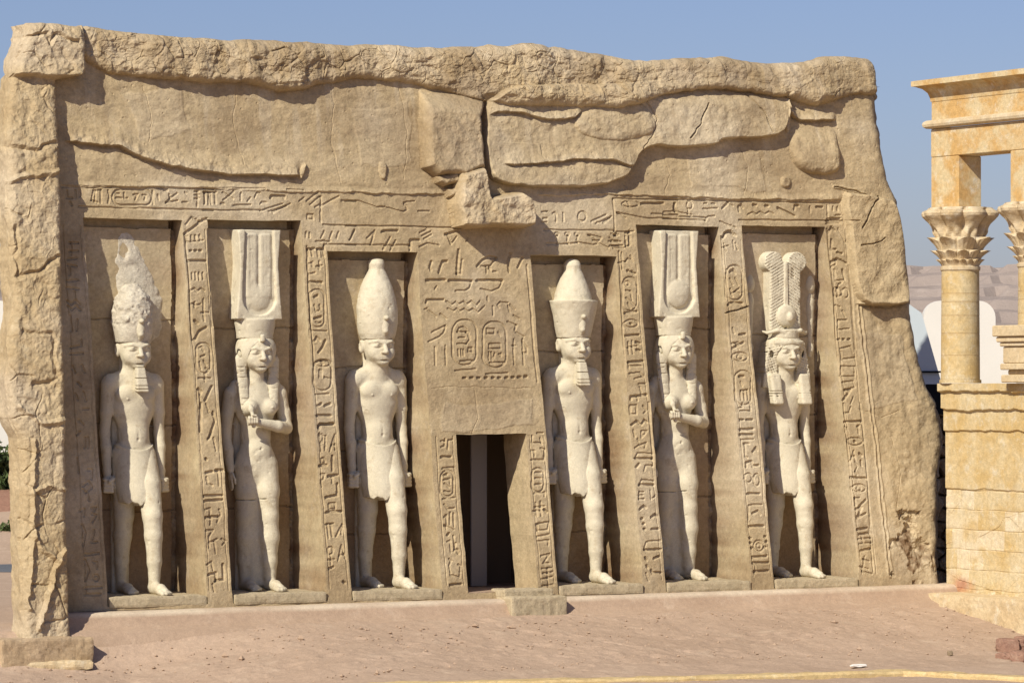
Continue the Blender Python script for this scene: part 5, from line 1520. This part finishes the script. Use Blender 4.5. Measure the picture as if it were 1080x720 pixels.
# torus moulding and cavetto cornice as one profile swept along front and left end
def sweep(name, prof, mat):
    """profile (out, z) swept round the left corner: end wall -> front"""
    path = [(-.40, .42), (-.40, 0.0), (4.2, 0.0)]
    V = []
    for (out, z) in prof:
        V.append([(path[0][0] - out, path[0][1], z), (path[1][0] - out, path[1][1] - out, z), (path[2][0], path[2][1] - out, z)])
    A = np.array(V)
    q = grid_quads(len(prof), 3)
    o_ = mesh_np(name, A.reshape(-1, 3), q, mat, kiosk, False, None, {'joint': np.zeros(A.size // 3), 'red': np.zeros(A.size // 3)})
    return o_
sweep("moulding", [(0.0, 6.722), (.05, 6.725), (.085, 6.75), (.095, 6.785), (.085, 6.82), (.05, 6.845), (-.02, 6.85)], M_capital)
kbox("frieze_block", -.398, 4.2, .004, .42, 6.84, 7.16)
sweep("cornice", [(-.1, 7.12), (.004, 7.12), (.012, 7.18), (.035, 7.25), (.09, 7.31), (.17, 7.345), (.21, 7.35), (.21, 7.425), (.17, 7.435), (-.42, 7.44)], M_kiosk_up)
# moulded pedestal to the right
mb = MB()
for (z0, z1, e) in ((2.99, 3.10, .02), (3.10, 3.17, -.05), (3.17, 3.26, .03), (3.262, 3.50, .0), (3.502, 3.56, .035), (3.562, 3.64, .07), (3.642, 3.80, .11)):
    mb.box(1.72 - e, 4.2, -.30 - e, .5, z0, z1, .012)
mb.build("moulded_pedestal", M_cream, kiosk)
# platform
plat = rough_block("platform", (-.30, -.52, -1.2), (4.6, 1.2, -.055), M_cream, kiosk, .05, .010, 41, None, False, .03)

# ================================================================ RUBBLE, STONES
def rock(name, lab, cat, loc, r, sc, mat, seed, group=None):
    bm_v = []
    n1, n2 = 22, 30
    th = np.linspace(0, math.pi, n1); ph = np.linspace(0, 2 * math.pi, n2, endpoint=False)
    T, P = np.meshgrid(th, ph, indexing='ij')
    d = np.stack([np.sin(T) * np.cos(P), np.sin(T) * np.sin(P), np.cos(T)], -1)
    n_ = noise3(d[..., 0] * 1.6 + seed, d[..., 1] * 1.6, d[..., 2] * 1.6) * .7 + noise3(d[..., 0] * 4 + seed, d[..., 1] * 4, d[..., 2] * 4) * .3
    rr = r * (1 + n_)
    rr = np.minimum(rr, r * .85 / np.maximum(np.abs(d).max(-1), .3))
    v = d * rr[..., None] * np.array(sc)
    i = np.arange(n1 * n2).reshape(n1, n2); j = np.roll(i, -1, 1)
    q = np.stack([i[:-1], i[1:], j[1:], j[:-1]], -1).reshape(-1, 4)
    o_ = mesh_np(name, v.reshape(-1, 3), q, mat, None, False)
    o_.location = loc; o_.rotation_euler = (0, 0, seed * 1.3)
    return tag(o_, lab, cat, group)
M_redrock = stone("red_rubble", (0.36, 0.215, 0.15), (0.29, 0.165, 0.12), 4, (0.42, 0.29, 0.21), 9, .02, 20)
for i, (x, y, r, sc, lab) in enumerate(((1066, 686, .20, (1.2, .9, .7), "largest reddish lump of the rubble heap at the yellow platform's foot"),
                                        (1078, 697, .17, (1.1, .9, .7), "reddish rubble lump lowest in the heap by the kerb's right end"),
                                        (1061, 695, .12, (1.2, .9, .6), "small dark red rubble lump left of the larger ones"),
                                        (1081, 682, .16, (1.0, 1.0, .8), "red rubble lump highest in the heap, nearest the yellow platform"))):
    p = on_ground(x, y)
    rock("rubble_stone", lab, "stone", p + Vector((0, 0, r * .25)), r, sc, M_redrock, i + 2.3, "reddish rubble heap at the right")
p = on_ground(905, 703)
rock("paper_scrap", "small white scrap lying on the sand near the kerb", "litter", p + Vector((0, 0, .02)), .10, (1.3, .6, .22), M_chip, 5.1)
p = on_ground(1002, 690)
rock("dark_stone", "small dark stone on the sand in front of the kiosk platform", "stone", p + Vector((0, 0, .02)), .05, (1, .8, .8), M_rubble, 6.2)
p = on_ground(95, 668)
# scattered gravel as one object
pv_, pq_ = [], []
tot = 0
for i in range(1000):
    u_ = rnd.uniform(-8.5, 8.5); w_ = rnd.uniform(1.45, 4.6)
    r = rnd.uniform(.008, .022) * (2.2 if rnd.random() < .05 else 1)
    z_ = float(ground_z(np.array(u_), np.array(w_))) + float(0.62) * float(0.055 * fbm(np.array(u_), np.array(w_), 0.9, 3, 4) + 0.035 * fbm(np.array(u_), np.array(w_), 3.5, 3, 9))
    c = W(u_, w_, z_ + r * .3)
    oc = np.array([(1, 0, 0), (0, 1, 0), (-1, 0, 0), (0, -1, 0), (0, 0, .8), (0, 0, -.8)]) * r * np.array([rnd.uniform(.7, 1.4) for _ in range(3)])
    a = rnd.uniform(0, 6.28); ca, sa = math.cos(a), math.sin(a)
    oc = np.stack([oc[:, 0] * ca - oc[:, 1] * sa, oc[:, 0] * sa + oc[:, 1] * ca, oc[:, 2]], 1) + np.array(c)
    pv_.append(oc)
    for k in range(4):
        pq_ += [(tot + k, tot + (k + 1) % 4, tot + 4), (tot + (k + 1) % 4, tot + k, tot + 5)]
    tot += 6
gr = mesh_np("gravel", np.concatenate(pv_), None, M_plinth, None, False, pq_)
gr['kind'] = "stuff"; gr['label'] = "fine gravel and clods scattered over the pink sand"

# ================================================================ BACKGROUND
# white wall with stepped, rounded merlons behind the temple
def merlon_profile(xs):
    return xs
Yw = 76.0
def wx(px): return (px - 540) / F_PX * Yw
def wz(py): return HC - (py - YH) * Yw / F_PX
top_pts = []
def arc_step(x0, z0, x1, z1):
    """rounded shoulder from (x0,z0) up/down to (x1,z1)"""
    out = []
    for k in range(7):
        t = k / 6 * math.pi / 2
        if z1 > z0: out.append((x1 - (x1 - x0) * math.cos(t), z0 + (z1 - z0) * math.sin(t)))
        else: out.append((x0 + (x1 - x0) * math.sin(t), z1 + (z0 - z1) * math.cos(t)))
    return out
def merlon(c):
    """one stepped merlon centred on px c (profile left to right)"""
    P = []
    P += [(wx(c - 86), wz(398))] + arc_step(wx(c - 76), wz(398), wx(c - 64), wz(353)) + [(wx(c - 45), wz(353)), (wx(c - 38), wz(350))]
    P += arc_step(wx(c - 38), wz(335), wx(c - 20), wz(317)) + arc_step(wx(c + 20), wz(317), wx(c + 38), wz(335)) + [(wx(c + 38), wz(350)), (wx(c + 45), wz(353))]
    P += arc_step(wx(c + 64), wz(353), wx(c + 76), wz(398)) + [(wx(c + 86), wz(398))]
    return P
prof_w = []
for c in range(-192, 1500, 172):
    prof_w += merlon(c)
prof_w = sorted(prof_w, key=lambda p: 0) 
x0, x1 = prof_w[0][0], prof_w[-1][0]
mb = MB(); mb.prism([(x0, -1.5)] + prof_w + [(x1, -1.5)], 0, .35)
wall = mb.build("boundary_wall", M_white); wall.location = (0, Yw, 0)
tag(wall, "white boundary wall with rounded stepped merlons behind the temple", "wall")

# sheet panel and a black sheet standing in for the dark gap by the temple's right edge
Yp = 62.0
def pp(px, py): p_ = at(px, py, Yp); return (p_.x, p_.z)
mb = MB(); mb.prism([pp(955, 318), pp(972, 330), pp(994, 407), pp(994, 416), pp(960, 416)], 0, .05)
o_ = mb.build("sheet_panel", M_panel); o_.location = (0, Yp, 0)
tag(o_, "slanting pale blue-grey sheet panel between temple edge and kiosk", "panel")
mb = MB(); mb.box(at(955, 0, Yp - .1).x, at(995, 0, Yp - .1).x, 0, .03, at(0, 393, Yp - .1).z, at(0, 391, Yp - .1).z)
o_ = mb.build("panel_rail", M_black, o_); o_.location = (0, -.04, 0)
mb = MB()
Yt = 60.5
q_ = [at(965, 405, Yt), at(994, 405, Yt), at(1003, 440, Yt), at(1003, 446, Yt), at(962, 446, Yt)]
mb.prism([(p_.x, p_.z) for p_ in q_], 0, .12)
o_ = mb.build("gap_sheet", M_black); o_.location = (0, Yt, 0)
tag(o_, "black sheet standing in for the dark gap between temple and kiosk", "gap_sheet")

# dark rubble masonry closing the gap beside the temple's right edge
Yr = 58.2
xa, xb = at(955, 0, Yr).x, at(1006, 0, Yr).x
za, zb = -.3, at(0, 438, Yr).z
RX, RZ = np.meshgrid(np.arange(xa, xb, .014), np.arange(za, zb, .014))
_f1, _e, _c = worley(RX + .06 * fbm(RX, RZ, 5, 3, 401), RZ * 1.25, 3.6, 31)
RYd = -(.16 * _c * sstep(0, .2, _e) + .05 * fbm(RX, RZ, 8, 4, 403) - .10 * np.clip(1 - _e / .12, 0, 1))
RZ2 = RZ + np.clip((RZ - zb + .3) / .3, 0, 1) * .10 * fbm(RX, 0 * RX, 5, 3, 405)
fr = np.stack([RX, Yr + RYd, RZ2], -1)
bk = fr[:, ::-1].copy(); bk[..., 1] = Yr + .5
ring_ = np.concatenate([fr, bk, fr[:, :1]], 1)
tp_ = fr[-1:].copy(); 
rw = mesh_np("rubble_wall", ring_.reshape(-1, 3), grid_quads(*ring_.shape[:2]), M_rubble, None, False)
tag(rw, "dark rubble wall in the shaded gap between temple edge and kiosk base", "wall")

# road behind on the left
mb = MB(); mb.add([(-60, 64.2, -.196), (-5.5, 64.2, -.196), (-5.5, 70.3, -.196), (-60, 70.3, -.196)], [(0, 1, 2, 3)])
o_ = mb.build("road", M_road); o_['kind'] = "structure"

def leafy(name, lab, cat, base, rad, hgt, n, seed):
    root = thing(name, lab, cat, base)
    rg = np.random.RandomState(seed)
    mb = MB()
    for k in range(5):
        a = rg.rand() * 6.28
        mb.lathe([(.03, 0), (.02, hgt * .5), (.008, hgt * .8)], rg.uniform(-.3, .3) * rad, rg.uniform(-.3, .3) * rad, 6)
    mb.build("stem", M_bark, root)
    c = rg.normal(0, 1, (n, 3)); c /= np.linalg.norm(c, axis=1, keepdims=True)
    cl = rg.randint(0, 26, n); cc = rg.normal(0, .42, (26, 3))
    p = cc[cl] + c * (rg.rand(n, 1) ** .5) * .33
    p = p * np.array([rad, rad, hgt * .5]) + np.array([0, 0, hgt * .55])
    d1 = rg.normal(0, 1, (n, 3)); d1 /= np.linalg.norm(d1, axis=1, keepdims=True)
    d2 = np.cross(d1, rg.normal(0, 1, (n, 3))); d2 /= np.linalg.norm(d2, axis=1, keepdims=True)
    l_ = rg.uniform(.06, .12, (n, 1)); w_ = l_ * .35
    V = np.stack([p - d1 * l_, p + d2 * w_, p + d1 * l_, p - d2 * w_], 1)
    mesh_np("foliage", V.reshape(-1, 3), np.arange(n * 4).reshape(-1, 4), M_foliage, root)
    return root
def zg(X, Y):
    u_, w_ = to_uw(X, Y); return float(ground_z(np.array(u_), np.array(w_)))
for i, (X, Y, rad, h_, lab) in enumerate(((-9.45, 71.3, .55, .75, "dark low bush beside the grey road at the left edge"),
                                          (-10.0, 74.6, 1.0, 1.25, "dusty green shrub on the red bank at the left edge, beyond the corner pillar"))):
    leafy("shrub", lab, "shrub", (X, Y, zg(X, Y) - .1 if i else zg(X, Y) - .25), rad, h_, 2600, 90 + i)
# red bank surface behind the road
bx = np.arange(-40, -5.0, .4); by = np.arange(70.6, 92, .4)
BX, BY = np.meshgrid(bx, by)
uu_, ww_ = to_uw(BX, BY)
BZ = ground_z(uu_, ww_) + .14 + .10 * np.abs(fbm(BX, BY, .8, 4, 231))
rbk = mesh_np("red_bank", np.stack([BX, BY, BZ], -1).reshape(-1, 3), grid_quads(*BX.shape), M_redbank, None, True)
rbk['kind'] = "structure"

# distant mesa
hx = np.linspace(-700, 900, 420); hy = np.linspace(900, 1500, 120)
HX, HY = np.meshgrid(hx, hy)
rise = sstep(900, 1150, HY + 60 * fbm(HX, HY, .01, 4, 241))
ridge = 41 + 9 * fbm(HX, HY * 0, .006, 4, 243)
HZ = -1 + rise * (ridge) + 10 * rise * fbm(HX, HY, .02, 5, 245)
HZ += 3.0 * np.abs(fbm(HX, HY, .05, 4, 247)) * rise
strat = np.round(HZ / 4.0) * 4.0
HZ = HZ * .5 + strat * .5
HZ *= sstep(-650, -300, HX) * .35 + .65
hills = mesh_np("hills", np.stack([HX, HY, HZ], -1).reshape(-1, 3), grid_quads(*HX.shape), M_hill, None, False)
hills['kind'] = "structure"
